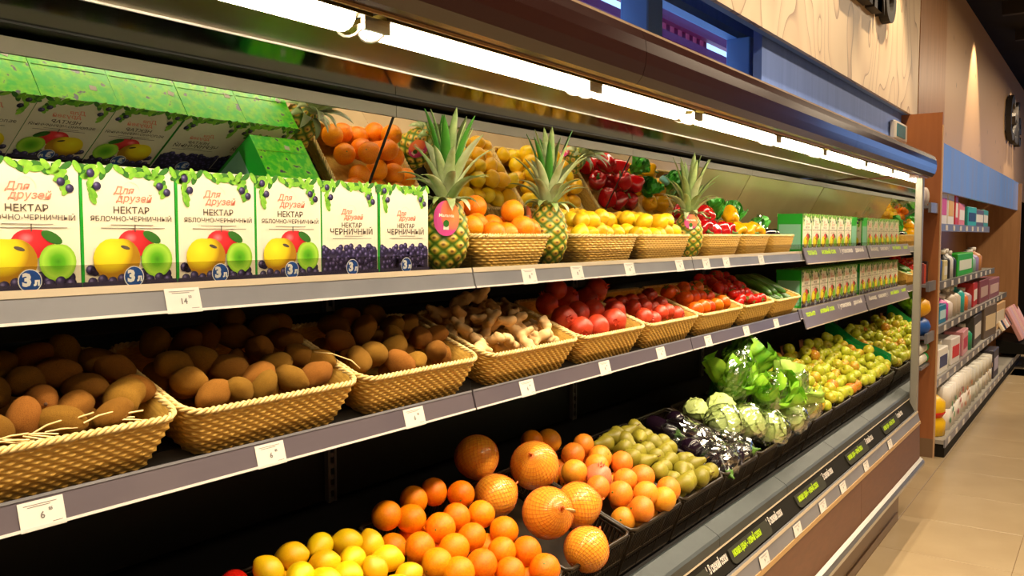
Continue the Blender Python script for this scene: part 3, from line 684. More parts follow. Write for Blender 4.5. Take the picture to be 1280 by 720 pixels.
def basket_meshes(w_, d_, h_, tp, stakes=46, rows=11, r_=0.035, tpy=None):
    tpy = tp if tpy is None else tpy
    nS = stakes * 4; mb = MB(); per = 4; vs = []; nR = rows * per + 1
    for i in range(nR):
        t_ = i / (nR - 1); ww, dd = w_ - 2 * tp * (1 - t_) ** 1.3, d_ - 2 * tpy * (1 - t_) ** 1.3
        row = i // per; ph = (i % per) / per
        for j in range(nS):
            x_, y_, nx, ny = rr_pt(ww, dd, r_ - 0.012 * (1 - t_), j / nS)
            off = 0.0026 * math.sin(2 * math.pi * stakes * j / nS + row * math.pi) * math.sin(math.pi * min(1, ph + 0.12)) + 0.0026 * math.sin(math.pi * ph)
            vs.append((x_ + nx * off, y_ + ny * off + d_ / 2, h_ * t_))
    fs = [(i * nS + j, i * nS + (j + 1) % nS, (i + 1) * nS + (j + 1) % nS, (i + 1) * nS + j) for i in range(nR - 1) for j in range(nS)]
    mb.add(vs, fs)
    # inner skin and floor
    inner = []
    for t_ in (1.0, 0.06):
        ww, dd = w_ - 2 * tp * (1 - t_) - 0.008, d_ - 2 * tpy * (1 - t_) - 0.008
        for j in range(48):
            x_, y_, _, _ = rr_pt(ww, dd, r_ - 0.008, j / 48); inner.append((x_, y_ + d_ / 2, h_ * t_))
    mb.add(inner, [(j, 48 + j, 48 + (j + 1) % 48, (j + 1) % 48) for j in range(48)] + [tuple(range(48, 96))])
    ww, dd = w_ - 2 * tp, d_ - 2 * tpy
    mb.add([(*(lambda q: (q[0], q[1] + d_ / 2))(rr_pt(ww, dd, r_ - 0.012, j / 48)), 0.0) for j in range(48)], [tuple(range(47, -1, -1))])
    wall = mb.mesh('woven_wall', M['straw'], True)
    rb = MB(); nt_ = 150; turns = 34
    for k in range(3):
        pth = []
        for j in range(nt_ * 2):
            s = j / (nt_ * 2); x_, y_, nx, ny = rr_pt(w_, d_, r_, s); a = 2 * math.pi * (turns * s + k / 3)
            pth.append((x_ + nx * 0.0035 * math.cos(a), y_ + ny * 0.0035 * math.cos(a) + d_ / 2, h_ + 0.0035 * math.sin(a)))
        rb.tube(pth, 0.0031, 5, 0, True)
    return wall, rb.mesh('braided_rim', M['straw2'], True)
def basket(x, y, z, tilt, meshes, label, group, rz=0.0):
    g = thing('wicker_basket', label, 'basket', (x, y, z), (tilt, 0, rz), group)
    ob('woven_wall', meshes[0], g); ob('braided_rim', meshes[1], g)
    return g
MT = math.atan2(0.171, 0.458)
def mid_basket(xa, xb, label):
    w_ = xb - xa - 0.006
    ms = basket_meshes(w_, 0.255, 0.089, 0.034, max(36, int(w_ * 130)), 13, tpy=0.008)
    return basket((xa + xb) / 2, 1.2285, 1.2815, MT, ms, label, 'wicker baskets on the middle shelf')
KB = [(0.405, 0.795), (0.80, 1.188), (1.192, 1.575)]
mid_basket(*KB[0], 'wicker kiwi basket with frayed rim at the left picture edge')
mid_basket(*KB[1], 'second wicker kiwi basket, between the frayed basket and the shelf joint')
mid_basket(*KB[2], 'third wicker kiwi basket, next to the ginger basket')
mid_basket(1.60, 2.025, 'wicker basket heaped with ginger roots')
mid_basket(2.03, 2.435, 'wicker basket of large pomegranates beside the ginger')
mid_basket(2.44, 2.855, 'wicker basket of smaller pomegranates beside the persimmons')
mid_basket(2.86, 3.295, 'wicker basket of orange persimmons')
mid_basket(3.30, 3.675, 'wicker basket of red tomatoes')
mid_basket(3.68, 4.05, 'wicker basket of cucumbers next to the far cartons')
M['straw_t'] = M['straw']
def top_basket(xa, xb, label):
    w_ = xb - xa
    ms = basket_meshes(w_, 0.27, 0.078, 0.050, max(36, int(w_ * 130)), 11, tpy=0.010)
    return basket((xa + xb) / 2, 1.232, UZ, 0, ms, label, 'wicker baskets on the upper shelf')
TB = [(1.60, 1.935), (2.085, 2.445), (2.45, 2.85), (2.985, 3.355), (3.36, 3.70), (3.71, 4.05)]
for (a, c), lb in zip(TB, ('small wicker basket of oranges between two pineapples', 'wicker lemon basket beside the middle pineapple', 'wicker lemon basket beside the far pineapple',
                           'wicker basket of red bell peppers', 'wicker basket of yellow bell peppers', 'wicker basket of wrapped greens and aubergines beside the far cartons')): top_basket(a, c, lb)
# loose frayed straws on the near basket
fr_ = MB()
for k in range(16):
    x_ = random.uniform(0.52, 0.70); y_ = 1.212 + random.uniform(-0.004, 0.006); z_ = 1.376 + random.uniform(-0.002, 0.004); a = random.uniform(-0.5, 0.6)
    fr_.tube([(x_, y_, z_), (x_ + 0.02 * math.cos(a), y_ - 0.006, z_ + 0.018 * math.sin(a) + 0.002), (x_ + 0.042 * math.cos(a), y_ - 0.008, z_ + 0.03 * math.sin(a))], 0.0014, 4)
tag(ob('loose_straws', fr_.mesh('loose_straws', M['straw2'])), 'loose straws sticking out of the frayed near basket rim', 'straw')['kind'] = 'stuff'
# ------------------------------------------------------------------ black plastic crates in the well
CT = R(20.0); CWD, CDP, CHT = 0.326, 0.385, 0.14
def crate_parts():
    P_ = {}
    w_, d_, h_ = CWD, CDP, CHT; x0, x1 = -w_ / 2, w_ / 2
    rim = MB(); rr_ = 0.022
    for (hz, rad) in ((h_, 0.0052), (h_ - 0.010, 0.0035)):
        pth = []
        for j in range(64):
            q = rr_pt(w_ - 0.006, d_ - 0.006, rr_, j / 64); pth.append((q[0], q[1] + d_ / 2, hz))
        rim.tube(pth, rad, 6, 0, True)
    P_['rim'] = rim.mesh('rim', M['crate'], True)
    def wall(x0_, y0_, x1_, y1_, n):
        mb = MB(); dx, dy = (x1_ - x0_), (y1_ - y0_); ln = math.hypot(dx, dy); ux, uy = dx / ln, dy / ln; px, py = -uy, ux
        def slab(s0, s1, z0, z1, t0=0.0, t1=0.003):
            c = [(x0_ + ux * s0 + px * t0, y0_ + uy * s0 + py * t0), (x0_ + ux * s1 + px * t0, y0_ + uy * s1 + py * t0), (x0_ + ux * s1 + px * t1, y0_ + uy * s1 + py * t1), (x0_ + ux * s0 + px * t1, y0_ + uy * s0 + py * t1)]
            mb.add([(a[0], a[1], z0) for a in c] + [(a[0], a[1], z1) for a in c], [(0, 3, 2, 1), (4, 5, 6, 7), (0, 1, 5, 4), (1, 2, 6, 5), (2, 3, 7, 6), (3, 0, 4, 7)])
        for i in range(n + 1):
            s = (ln - 0.004) * i / n; slab(s, s + 0.0042, 0.0, h_ - 0.004)
        for z_ in (0.0, h_ * 0.38, h_ * 0.42): slab(0, ln, z_, z_ + 0.005, -0.001, 0.004)
        slab(0, ln, 0.0, h_ * 0.30, 0.001, 0.003)
        for f_ in (0.0, 0.33, 0.66, 0.985): slab(ln * f_, ln * f_ + 0.005, 0, h_ - 0.006, -0.004, 0.004)
        return mb.mesh('slatted_wall', M['crate'])
    P_['front'] = wall(x1 - 0.008, 0.004, x0 + 0.008, 0.004, 26); P_['back'] = wall(x0 + 0.008, d_ - 0.004, x1 - 0.008, d_ - 0.004, 26)
    P_['l'] = wall(x0 + 0.004, 0.01, x0 + 0.004, d_ - 0.01, 30); P_['r'] = wall(x1 - 0.004, d_ - 0.01, x1 - 0.004, 0.01, 30)
    P_['base'] = MB().box(x0 + 0.004, x1 - 0.004, 0.004, d_ - 0.004, 0.0, 0.006).mesh('base', M['crate'])
    P_['liner'] = MB().box(x0 + 0.012, x1 - 0.012, 0.012, d_ - 0.012, 0.03, 0.05).mesh('riser', M['crate'])
    return P_
M['crate'] = mat('black_crate_plastic', '#2a2116', 0.32, c2='#352a1c', scale=30)
CP = crate_parts()
CX = [1.175 + 0.33 * i for i in range(-2, 13)]   # crate centres
CY, CZ = 1.02 + CHT * math.sin(CT), 0.862 - CHT * math.cos(CT)
clab = {-2: 'empty black slatted crate at the near lower corner', -1: 'black slatted crate beside the lemon crate', 0: 'black slatted crate of lemons', 1: 'black slatted crate of oranges', 2: 'black slatted crate of netted pomelos', 3: 'black slatted crate of grapefruits',
        4: 'black slatted crate of pears', 5: 'black slatted crate holding film-wrapped aubergines', 6: 'black slatted crate of pale cabbages', 7: 'black slatted crate of bagged lettuce'}
for k, cx in zip(range(-2, 13), CX):
    lb = clab.get(k, f'black slatted crate, {ORD[k - 8] if k >= 8 else ""} of the apple crates from left')
    g = thing('plastic_crate', lb, 'crate', (cx, CY, CZ), (CT, 0, 0), 'black crates along the lower deck')
    ob('rim', CP['rim'], g)
    for s in ('front', 'back', 'l', 'r'): ob('slatted_wall', CP[s], g)
    ob('base', CP['base'], g)
    if k >= 0: ob('riser', CP['liner'], g)

# ------------------------------------------------------------------ produce: materials and shapes
M['orange'] = mat('orange_peel', '#f7960a', 0.36, c2='#f07e06', scale=9, rand=0.08, randhue=0.010, spec=0.35, bump=0.35, bscale=260, bdist=0.001)
M['lemon'] = mat('lemon_peel', '#f4c814', 0.34, c2='#ecb810', scale=14, rand=0.10, randhue=0.018, bump=0.3, bscale=240, bdist=0.001)
M['kiwi'] = mat('kiwi_skin', '#a06e2a', 0.9, c2='#744a16', scale=38, detail=8, rand=0.22, randhue=0.012, bump=0.8, bscale=420, bdist=0.0012, spec=0.12)
M['kiwi_end'] = mat('kiwi_tip', '#4a2c12', 0.9)
M['stem'] = mat('dry_stem', '#6b4a22', 0.8)
M['greenstem'] = mat('green_stem', '#4f7a24', 0.5)
M['pome'] = mat('pomegranate_skin', '#b01c12', 0.34, c2='#d4502a', scale=22, rand=0.14, bump=0.2, bscale=90)
M['grape'] = mat('grapefruit_peel', '#f2a024', 0.38, c2='#ec8426', scale=12, rand=0.1, randhue=0.014, bump=0.3, bscale=260, bdist=0.001)
M['pear'] = mat('pear_skin', '#98922a', 0.42, c2='#7c5c20', scale=28, lo=0.45, hi=0.75, rand=0.14)
M['pomelo'] = mat('pomelo_skin', '#fbb43a', 0.30, c2='#f6a42c', scale=7, rand=0.10, coat=0.3)
M['net'] = mat('red_orange_net', '#d2601c', 0.4)
M['persimmon'] = mat('persimmon_skin', '#e06a0a', 0.28, c2='#c94e08', scale=10, rand=0.15, randhue=0.02)
M['tomato'] = mat('tomato_skin', '#cc1c0e', 0.2, c2='#b0160c', scale=8, rand=0.12)
M['cuke'] = mat('cucumber_skin', '#2f5a1c', 0.35, c2='#4a7a2a', scale=20, stretch=(3, 3, 0.5), bump=0.3, bscale=120)
M['ginger'] = mat('ginger_skin', '#e2bd84', 0.7, c2='#c79c62', scale=24, rand=0.12, bump=0.4, bscale=120)
M['redpep'] = mat('red_pepper_skin', '#b80f12', 0.14, c2='#9c0a10', scale=9, rand=0.1, coat=0.4)
M['yelpep'] = mat('yellow_pepper_skin', '#f0b40c', 0.16, c2='#e6a008', scale=9, rand=0.08, coat=0.4)
# apples: yellow-green with red blush
m, nt, b = nodes('apple_skin'); M['apple'] = m; L = nt.links
tc = N(nt, 'ShaderNodeTexCoord'); oi = N(nt, 'ShaderNodeObjectInfo'); nz = N(nt, 'ShaderNodeTexNoise'); nz.inputs['Scale'].default_value = 16; ad = N(nt, 'ShaderNodeVectorMath', operation='ADD')
ml = N(nt, 'ShaderNodeMath', operation='MULTIPLY'); ml.inputs[1].default_value = 23; L.new(oi.outputs['Random'], ml.inputs[0]); L.new(tc.outputs['Object'], ad.inputs[0]); L.new(ml.outputs[0], ad.inputs[1]); L.new(ad.outputs[0], nz.inputs[0])
sm = N(nt, 'ShaderNodeMath', operation='ADD'); pw = N(nt, 'ShaderNodeMath', operation='POWER'); pw.inputs[1].default_value = 5; L.new(oi.outputs['Random'], pw.inputs[0])
m3 = N(nt, 'ShaderNodeMath', operation='MULTIPLY'); m3.inputs[1].default_value = 0.26; L.new(pw.outputs[0], m3.inputs[0]); L.new(nz.outputs[0], sm.inputs[0]); L.new(m3.outputs[0], sm.inputs[1])
rp = N(nt, 'ShaderNodeValToRGB'); e = rp.color_ramp.elements; e[0].position = 0.40; e[0].color = lin('#9db02a'); e[1].position = 0.80; e[1].color = lin('#c22a18'); q = e.new(0.66); q.color = lin('#c2b830')
L.new(sm.outputs[0], rp.inputs[0]); L.new(rp.outputs[0], b.inputs['Base Color']); b.inputs['Roughness'].default_value = 0.25

def lumpy(p, amt, s, seed): return p * (1 + amt * noise3(p, s, seed))
def fruit(name, fn, m_, nu=22, nv=14): return sphere_mb(nu, nv, fn).mesh(name, m_, True)
def dimple(p, top=0.12, bot=0.06, w_=0.16):
    d = math.hypot(p.x, p.y); k = math.exp(-(d / w_) ** 2)
    return Vector((p.x, p.y, p.z - (top * k if p.z > 0 else -bot * k)))
def disc_me(name, m_, r_=0.09, z=0.985):
    mb = MB(); mb.lathe([(0.001, z - 0.03), (r_, z - 0.02), (r_ * 0.8, z + 0.012), (0.001, z + 0.02)], 10); return mb.mesh(name, m_, True)
ORANGE = [fruit('orange', lambda p, s=s: dimple(Vector((p.x, p.y, p.z * 0.95)) * (1 + 0.02 * noise3(p, 1.5, s)), 0.05, 0.02, 0.12), M['orange']) for s in range(2)]
ORB = disc_me('stem_button', M['greenstem'], 0.075, 0.905)
LEMON = [fruit('lemon', lambda p, s=s: Vector((p.x, p.y, p.z * 1.10 + 0.16 * math.copysign(abs(p.z) ** 9, p.z))) * (1 + 0.03 * noise3(p, 1.7, s)), M['lemon']) for s in range(2)]
KIWI = [fruit('kiwi', lambda p, s=s: Vector((p.x * 0.90, p.y * 0.82, p.z * 1.24)) * (1 + 0.13 * noise3(p, 1.2, s) + 0.04 * noise3(p, 3.5, s)), M['kiwi']) for s in range(3)]
KIWI2 = fruit('kiwi', lambda p: Vector((p.x * 0.95 + 0.22 * p.z * p.z, p.y * 0.85, p.z * 1.25)) * (1 - 0.16 * math.exp(-(p.z / 0.3) ** 2) * (0.5 + 0.5 * p.x)), M['kiwi'])
KEND = disc_me('tip', M['kiwi_end'], 0.10, 1.21)
POME = [fruit('pomegranate', lambda p, s=s: Vector((p.x * (1 + 0.03 * math.cos(6 * math.atan2(p.y, p.x))), p.y * (1 + 0.03 * math.cos(6 * math.atan2(p.y, p.x))), p.z * 0.93)) * (1 + 0.03 * noise3(p, 1.5, s)), M['pome']) for s in range(2)]
cm = MB()
for k in range(6):
    a = math.pi * 2 * k / 6; c_, s_ = math.cos(a), math.sin(a)
    cm.add([(0.2 * math.cos(a - .5), 0.2 * math.sin(a - .5), 0.88), (0.2 * math.cos(a + .5), 0.2 * math.sin(a + .5), 0.88), (0.29 * c_, 0.29 * s_, 1.18), (0.12 * c_, 0.12 * s_, 0.9)], [(0, 1, 2), (1, 3, 2), (3, 0, 2)])
CALYX = cm.mesh('calyx', M['pome'])
GRAPE = [fruit('grapefruit', lambda p, s=s: dimple(Vector((p.x, p.y, p.z * 0.93)) * (1 + 0.02 * noise3(p, 1.5, s)), 0.06, 0.02, 0.14), M['grape']) for s in range(2)]
pear_prof = [(0.001, -0.98), (0.25, -0.97), (0.6, -0.82), (0.76, -0.5), (0.76, -0.2), (0.62, 0.15), (0.42, 0.45), (0.32, 0.75), (0.24, 0.95), (0.10, 1.03), (0.001, 1.02)]
PEAR = MB().lathe(pear_prof, 18).mesh('pear', M['pear'], True)
PSTEM = MB().tube([(0, 0, 1.0), (0.03, 0, 1.18), (0.1, 0.02, 1.36)], 0.045, 5).mesh('stem', M['stem'], True)
apple_prof = [(0.001, -0.72), (0.12, -0.78), (0.3, -0.84), (0.6, -0.72), (0.87, -0.4), (0.98, 0.0), (0.95, 0.35), (0.78, 0.66), (0.5, 0.83), (0.28, 0.82), (0.12, 0.70), (0.001, 0.60)]
APPLE = MB().lathe(apple_prof, 16).mesh('apple', M['apple'], True)
ASTEM = MB().tube([(0, 0, 0.58), (0.02, 0, 0.85), (0.1, 0.03, 1.02)], 0.035, 5).mesh('stem', M['stem'], True)
def calyx_leaf(m_, n_=5, z=0.82, r_=0.55):
    mb = MB()
    for k in range(n_):
        a = 2 * math.pi * k / n_; c_, s_ = math.cos(a), math.sin(a)
        q = [(0.10 * math.cos(a - 0.9), 0.10 * math.sin(a - 0.9), z), (r_ * 0.55 * math.cos(a - .28), r_ * 0.55 * math.sin(a - .28), z + 0.07), (r_ * c_, r_ * s_, z + 0.02), (r_ * 0.55 * math.cos(a + .28), r_ * 0.55 * math.sin(a + .28), z + 0.07), (0.10 * math.cos(a + 0.9), 0.10 * math.sin(a + 0.9), z)]
        mb.add(q + [(p[0], p[1], p[2] - 0.04) for p in q], [(0, 1, 2, 3, 4), (9, 8, 7, 6, 5), (0, 5, 6, 1), (1, 6, 7, 2), (2, 7, 8, 3), (3, 8, 9, 4)])
    return mb.mesh('calyx', m_)
CAL = calyx_leaf(M['greenstem'])
PERS = fruit('persimmon', lambda p: dimple(Vector((p.x, p.y, p.z * 0.82)), 0.06, 0.0, 0.2), M['persimmon'])
TOMA = fruit('tomato', lambda p: dimple(Vector((p.x, p.y, p.z * 0.86)), 0.08, 0.02, 0.2), M['tomato'], 18, 12)
CUKE = [MB().tube([(0.012 * math.sin(t_ * 3.0 + s) * 0.6, 0, (t_ - 0.5) * 0.20) for t_ in np.linspace(0, 1, 13)], [0.004, 0.0135, 0.0175, 0.0185, 0.019, 0.0192, 0.0195, 0.0192, 0.019, 0.0185, 0.017, 0.0125, 0.004], 14).mesh('cucumber', M['cuke'], True) for s in (0.2, 1.3)]
def pepper_mesh(m_, s):
    def fn(r_, z, a):
        k = 1 + 0.10 * math.cos(4 * a + s) * min(1, max(0, 0.9 - z)) ; zz = z + 0.06 * math.cos(4 * a + s) * (1 if z > 0.5 else 0.6)
        return r_ * k, zz
    prof_ = [(0.001, -0.85), (0.2, -0.95), (0.5, -0.96), (0.68, -0.75), (0.78, -0.35), (0.88, 0.1), (0.92, 0.45), (0.82, 0.72), (0.58, 0.84), (0.32, 0.78), (0.16, 0.66), (0.001, 0.62)]
    return MB().lathe(prof_, 28, 0, fn).mesh('bell_pepper', m_, True)
PEPR = [pepper_mesh(M['redpep'], s) for s in (0, 0.8)]; PEPY = [pepper_mesh(M['yelpep'], s) for s in (0, 0.8)]
PPST = MB().tube([(0, 0, 0.62), (0.0, 0, 0.85), (0.06, 0, 1.05), (0.18, 0.02, 1.2)], [0.26, 0.12, 0.085, 0.10], 7).mesh('stem', M['greenstem'], True)
def put(name, me, p, r_, kids=(), rot=None):
    o = ob(name, me, None, p, rot or rrot(), r_)
    for kn, km in kids: ob(kn, km, o)
    return o
def lattice(xa, xb, ya, yb, y0, z0, s, sp, jit=0.2):
    out = []; j = 0; dy = sp * 0.866 / math.sqrt(1 + s * s); y_ = ya
    while y_ <= yb + 1e-6:
        x_ = xa + (sp / 2 if j % 2 else 0)
        while x_ <= xb + 1e-6:
            out.append((x_ + random.uniform(-1, 1) * sp * jit * 0.4, y_ + random.uniform(-1, 1) * sp * jit * 0.3, z0 + s * (y_ - y0) + random.uniform(-1, 1) * sp * jit * 0.5)); x_ += sp
        y_ += dy; j += 1
    return out
def clear_of(pts, top, dmin): return [p for p in pts if all(math.dist(p, q) > dmin for q in top)]

# --- kiwis
K1 = [(0.576,1.223,1.381),(0.623,1.210,1.371),(0.698,1.205,1.370),(0.615,1.254,1.397),(0.526,1.216,1.377),(0.691,1.270,1.405),(0.732,1.234,1.387),(0.770,1.250,1.395),(0.745,1.325,1.433),(0.703,1.353,1.447),(0.651,1.356,1.448),(0.616,1.301,1.421),(0.566,1.287,1.414),(0.770,1.308,1.424),(0.600,1.346,1.443),(0.667,1.311,1.426),(0.658,1.239,1.384)]
K2 = [(0.857,1.247,1.394),(0.860,1.294,1.417),(0.880,1.213,1.372),(0.950,1.265,1.403),(0.927,1.209,1.372),(0.988,1.233,1.387),(0.985,1.215,1.372),(1.047,1.258,1.399),(1.115,1.271,1.405),(1.052,1.219,1.375),(1.104,1.216,1.373),(1.150,1.254,1.392),(0.967,1.355,1.448),(1.029,1.353,1.446),(1.053,1.311,1.425),(0.916,1.345,1.442),(0.867,1.361,1.451),(1.129,1.326,1.433),(1.155,1.380,1.456),(1.066,1.410,1.475),(1.108,1.369,1.455),(0.913,1.298,1.419)]
K3 = [(1.240,1.232,1.386),(1.291,1.241,1.391),(1.368,1.255,1.398),(1.341,1.213,1.370),(1.392,1.212,1.366),(1.475,1.226,1.378),(1.478,1.275,1.405),(1.487,1.323,1.431),(1.330,1.369,1.454),(1.344,1.323,1.432),(1.421,1.369,1.455),(1.282,1.350,1.445),(1.434,1.324,1.432),(1.530,1.275,1.406),(1.25,1.30,1.42),(1.40,1.285,1.412)]
KW = ['the near frayed wicker basket', 'the second kiwi basket', 'the third kiwi basket']
for bi, lst in enumerate((K1, K2, K3)):
    os_ = []
    lst = [(min(max(p[0], KB[bi][0] + 0.035), KB[bi][1] - 0.035), p[1] + 0.024, p[2] + 0.010) for p in lst]
    for k, p in enumerate(lst):
        me = KIWI2 if (bi, k) in ((0, 6), (2, 1), (2, 2)) else random.choice(KIWI)
        rot = (math.pi / 2 + random.uniform(-0.5, 0.5), random.uniform(-0.5, 0.5), random.uniform(0.6, 2.4)) if k % 3 else rrot()
        os_.append(put('kiwi', me, p, random.uniform(0.0262, 0.0295) * (1.12 if me is KIWI2 else 1), [('tip', KEND)] if me is not KIWI2 else (), rot))
    autolabel(os_, 'brown kiwi', KW[bi], 'kiwi', 'kiwis in ' + KW[bi], 3)
    xa, xb = KB[bi]
    und = clear_of(lattice(xa + 0.05, xb - 0.05, 1.275, 1.40, 1.23, 1.348, 0.43, 0.056), lst, 0.040)
    autolabel([put('kiwi', random.choice(KIWI), p, 0.0262, [('tip', KEND)]) for p in und], 'half-buried kiwi', KW[bi], 'kiwi', 'buried kiwis in ' + KW[bi], 2)
# vine on the second basket
ob_ = tag(ob('dry_stalk', MB().tube([(1.125, 1.262, 1.424), (1.15, 1.24, 1.42), (1.178, 1.215, 1.405), (1.186, 1.20, 1.39)], 0.0012, 5).mesh('dry_stalk', M['straw2'], True)), 'thin dry stalk arching from a kiwi over the second basket rim', 'stalk')

# --- ginger: knobbly rhizomes
def ginger_mesh(seed):
    rnd = random.Random(seed); mb = MB(); p = Vector((0, 0, 0)); d = Vector((1, 0, 0))
    for k in range(6):
        r_ = rnd.uniform(0.012, 0.019)
        sb = sphere_mb(10, 7, lambda q, c=Vector(p), r=r_: c + Vector((q.x * r * 1.25, q.y * r, q.z * r * 0.85))); mb.add(sb.v, sb.f)
        if rnd.random() < 0.75:
            br = Vector((rnd.uniform(-.5, .5), rnd.choice((-1, 1)) * rnd.uniform(.6, 1), rnd.uniform(-.3, .6))).normalized()
            for t_ in (1.0, 1.9):
                sb = sphere_mb(9, 6, lambda q, c=Vector(p) + br * r_ * t_, r=r_ * (0.8 if t_ < 1.5 else 0.62): c + q * r); mb.add(sb.v, sb.f)
        d = (d + Vector((rnd.uniform(-.2, .2), rnd.uniform(-.8, .8), rnd.uniform(-.3, .3)))).normalized(); p = p + d * r_ * 1.25
    me = mb.mesh('g', M['ginger'], True); o = bpy.data.objects.new('g', me); COL.objects.link(o)
    mod = o.modifiers.new('r', 'REMESH'); mod.mode = 'VOXEL'; mod.voxel_size = 0.0042; mod.use_smooth_shade = True
    sm_ = o.modifiers.new('s', 'SMOOTH'); sm_.iterations = 3; sm_.factor = 0.5
    bpy.context.view_layer.update()
    out = bpy.data.meshes.new_from_object(o.evaluated_get(bpy.context.evaluated_depsgraph_get())); out.name = 'ginger_root'
    bpy.data.objects.remove(o)
    co = np.array([v.co for v in out.vertices]); c = (co.max(0) + co.min(0)) / 2
    out.transform(Matrix.Translation(-Vector(c)))
    if not out.materials: out.materials.append(M['ginger'])
    return out
GIN = [ginger_mesh(s) for s in (2, 5, 9, 14)]
os_ = []
for k, p in enumerate(lattice(1.65, 1.975, 1.262, 1.42, 1.23, 1.372, 0.42, 0.058, 0.5)):
    os_.append(put('ginger_root', GIN[k % 4], p, random.uniform(0.78, 0.98), (), (random.uniform(-.5, .8), random.uniform(-.6, .6), random.uniform(0, 6.28))))
os_.append(put('ginger_root', GIN[1], (1.79, 1.40, 1.478), 1.0, (), (0.2, -1.2, 0.4)))
autolabel(os_, 'knobbly ginger root', 'the ginger basket', 'ginger', 'ginger roots in the basket', 4)
autolabel([put('ginger_root', random.choice(GIN), p, 0.8, (), (0, 0, random.uniform(0, 6))) for p in lattice(1.66, 1.97, 1.28, 1.41, 1.23, 1.340, 0.40, 0.075, 0.3)], 'half-buried ginger root', 'the ginger basket', 'ginger', 'buried ginger roots', 2)

# --- pomegranates
PO = [(2.309,1.222,1.380),(2.103,1.215,1.376),(2.190,1.212,1.372),(2.085,1.262,1.402),(2.194,1.280,1.410),(2.379,1.255,1.405),(2.115,1.340,1.440),(2.248,1.350,1.448),(2.353,1.343,1.441),(2.29,1.285,1.412),(2.39,1.330,1.470),(2.18,1.350,1.478)]
os_ = [put('pomegranate', random.choice(POME), p, random.uniform(0.034, 0.040) * (1.12 if k == 0 else 1), [('calyx', CALYX)], (random.uniform(-2.2, 2.2), random.uniform(-1.5, 1.5), random.uniform(0, 6))) for k, p in enumerate([(a_, b_ + 0.026, c_ + 0.008) for a_, b_, c_ in PO])]
autolabel(os_, 'red pomegranate', 'the large pomegranate basket', 'pomegranate', 'pomegranates beside the ginger', 3)
os_ = [put('pomegranate', random.choice(POME), p, random.uniform(0.027, 0.032), [('calyx', CALYX)], rrot()) for p in lattice(2.50, 2.80, 1.248, 1.41, 1.23, 1.372, 0.42, 0.068, 0.3)]
autolabel(os_, 'small pink-red pomegranate', 'the second pomegranate basket', 'pomegranate', 'small pomegranates beside the persimmons', 3)
# --- persimmons, tomatoes, cucumbers
os_ = [put('persimmon', PERS, p, random.uniform(0.030, 0.034), [('calyx', CAL)], (random.uniform(-1, 1), random.uniform(-1, 1), random.uniform(0, 6))) for p in lattice(2.92, 3.23, 1.248, 1.41, 1.23, 1.378, 0.46, 0.070, 0.25)]
autolabel(os_, 'orange persimmon', 'the persimmon basket', 'persimmon', 'persimmons in the basket', 3)
os_ = [put('tomato', TOMA, p, random.uniform(0.022, 0.026), [('calyx', CAL)], rrot()) for p in lattice(3.345, 3.62, 1.242, 1.41, 1.23, 1.375, 0.52, 0.054, 0.35)]
autolabel(os_, 'red tomato', 'the tomato basket', 'tomato', 'tomatoes in the basket', 4)
os_ = []
for k in range(8):
    os_.append(put('cucumber', CUKE[k % 2], (3.78 + 0.055 * (k % 4) + random.uniform(-.01, .01), 1.30 + 0.02 * (k // 4) + random.uniform(-.01, .02), 1.365 + 0.042 * (k // 4) + 0.02), 1.0, (), (R(90) + MT + random.uniform(-.1, .1), random.uniform(-.2, .2), random.uniform(-.5, .5))))
autolabel(os_, 'dark green cucumber', 'the cucumber basket', 'cucumber', 'cucumbers in the basket', 2)

# --- upper shelf citrus and peppers
ot = []
for (x_, y_, z_) in [(1.655,1.29,1.668),(1.715,1.265,1.655),(1.775,1.27,1.650),(1.835,1.262,1.668),(1.885,1.275,1.662),(1.67,1.35,1.665),(1.735,1.335,1.675),(1.80,1.335,1.672),(1.865,1.345,1.668),(1.69,1.42,1.662),(1.755,1.405,1.674),(1.825,1.41,1.670),(1.88,1.415,1.660),(1.655,1.46,1.655),(1.74,1.465,1.655),(1.81,1.468,1.658),(1.845,1.30,1.712),(1.775,1.37,1.724),(1.70,1.385,1.720)]:
    ot.append(put('orange', random.choice(ORANGE), (x_, y_, z_), random.uniform(0.030, 0.034), [('stem_button', ORB)]))
autolabel(ot, 'bright orange', 'the basket between two pineapples', 'orange', 'oranges in the upper wicker basket', 4)
for nm_, (xa, xb) in (('near', (2.085, 2.445)), ('far', (2.45, 2.85))):
    lt = lattice(xa + 0.045, xb - 0.045, 1.268, 1.47, 1.23, 1.655, 0.02, 0.056, 0.25)
    lt += [(x_ + 0.03, y_ + 0.012, z_ + 0.042) for (x_, y_, z_) in lt if xa + 0.05 < x_ + 0.03 < xb - 0.07 and y_ < 1.44 and random.random() < 0.78]
    os_ = [put('lemon', random.choice(LEMON), p, random.uniform(0.0245, 0.0275)) for p in lt]
    autolabel(os_, 'yellow lemon', f'the {nm_} upper lemon basket', 'lemon', f'lemons in the {nm_} upper basket', 4)
def pep(lst, mes, base, where, grp):
    os_ = [put('bell_pepper', mes[k % 2], p, random.uniform(0.037, 0.043), [('stem', PPST)], (random.uniform(0.7, 2.4), random.uniform(-.6, .6), random.uniform(0, 6.28))) for k, p in enumerate(lst)]
    autolabel(os_, base, where, 'bell pepper', grp, 3)
pep([(3.04,1.275,1.672),(3.12,1.27,1.666),(3.21,1.272,1.668),(3.30,1.28,1.665),(3.05,1.36,1.672),(3.14,1.365,1.676),(3.23,1.36,1.67),(3.30,1.37,1.668),(3.06,1.44,1.67),(3.15,1.45,1.668),(3.25,1.45,1.668),(3.09,1.31,1.732),(3.19,1.32,1.728),(3.13,1.40,1.738),(3.24,1.40,1.73)], PEPR, 'glossy red bell pepper', 'the red pepper basket', 'red peppers')
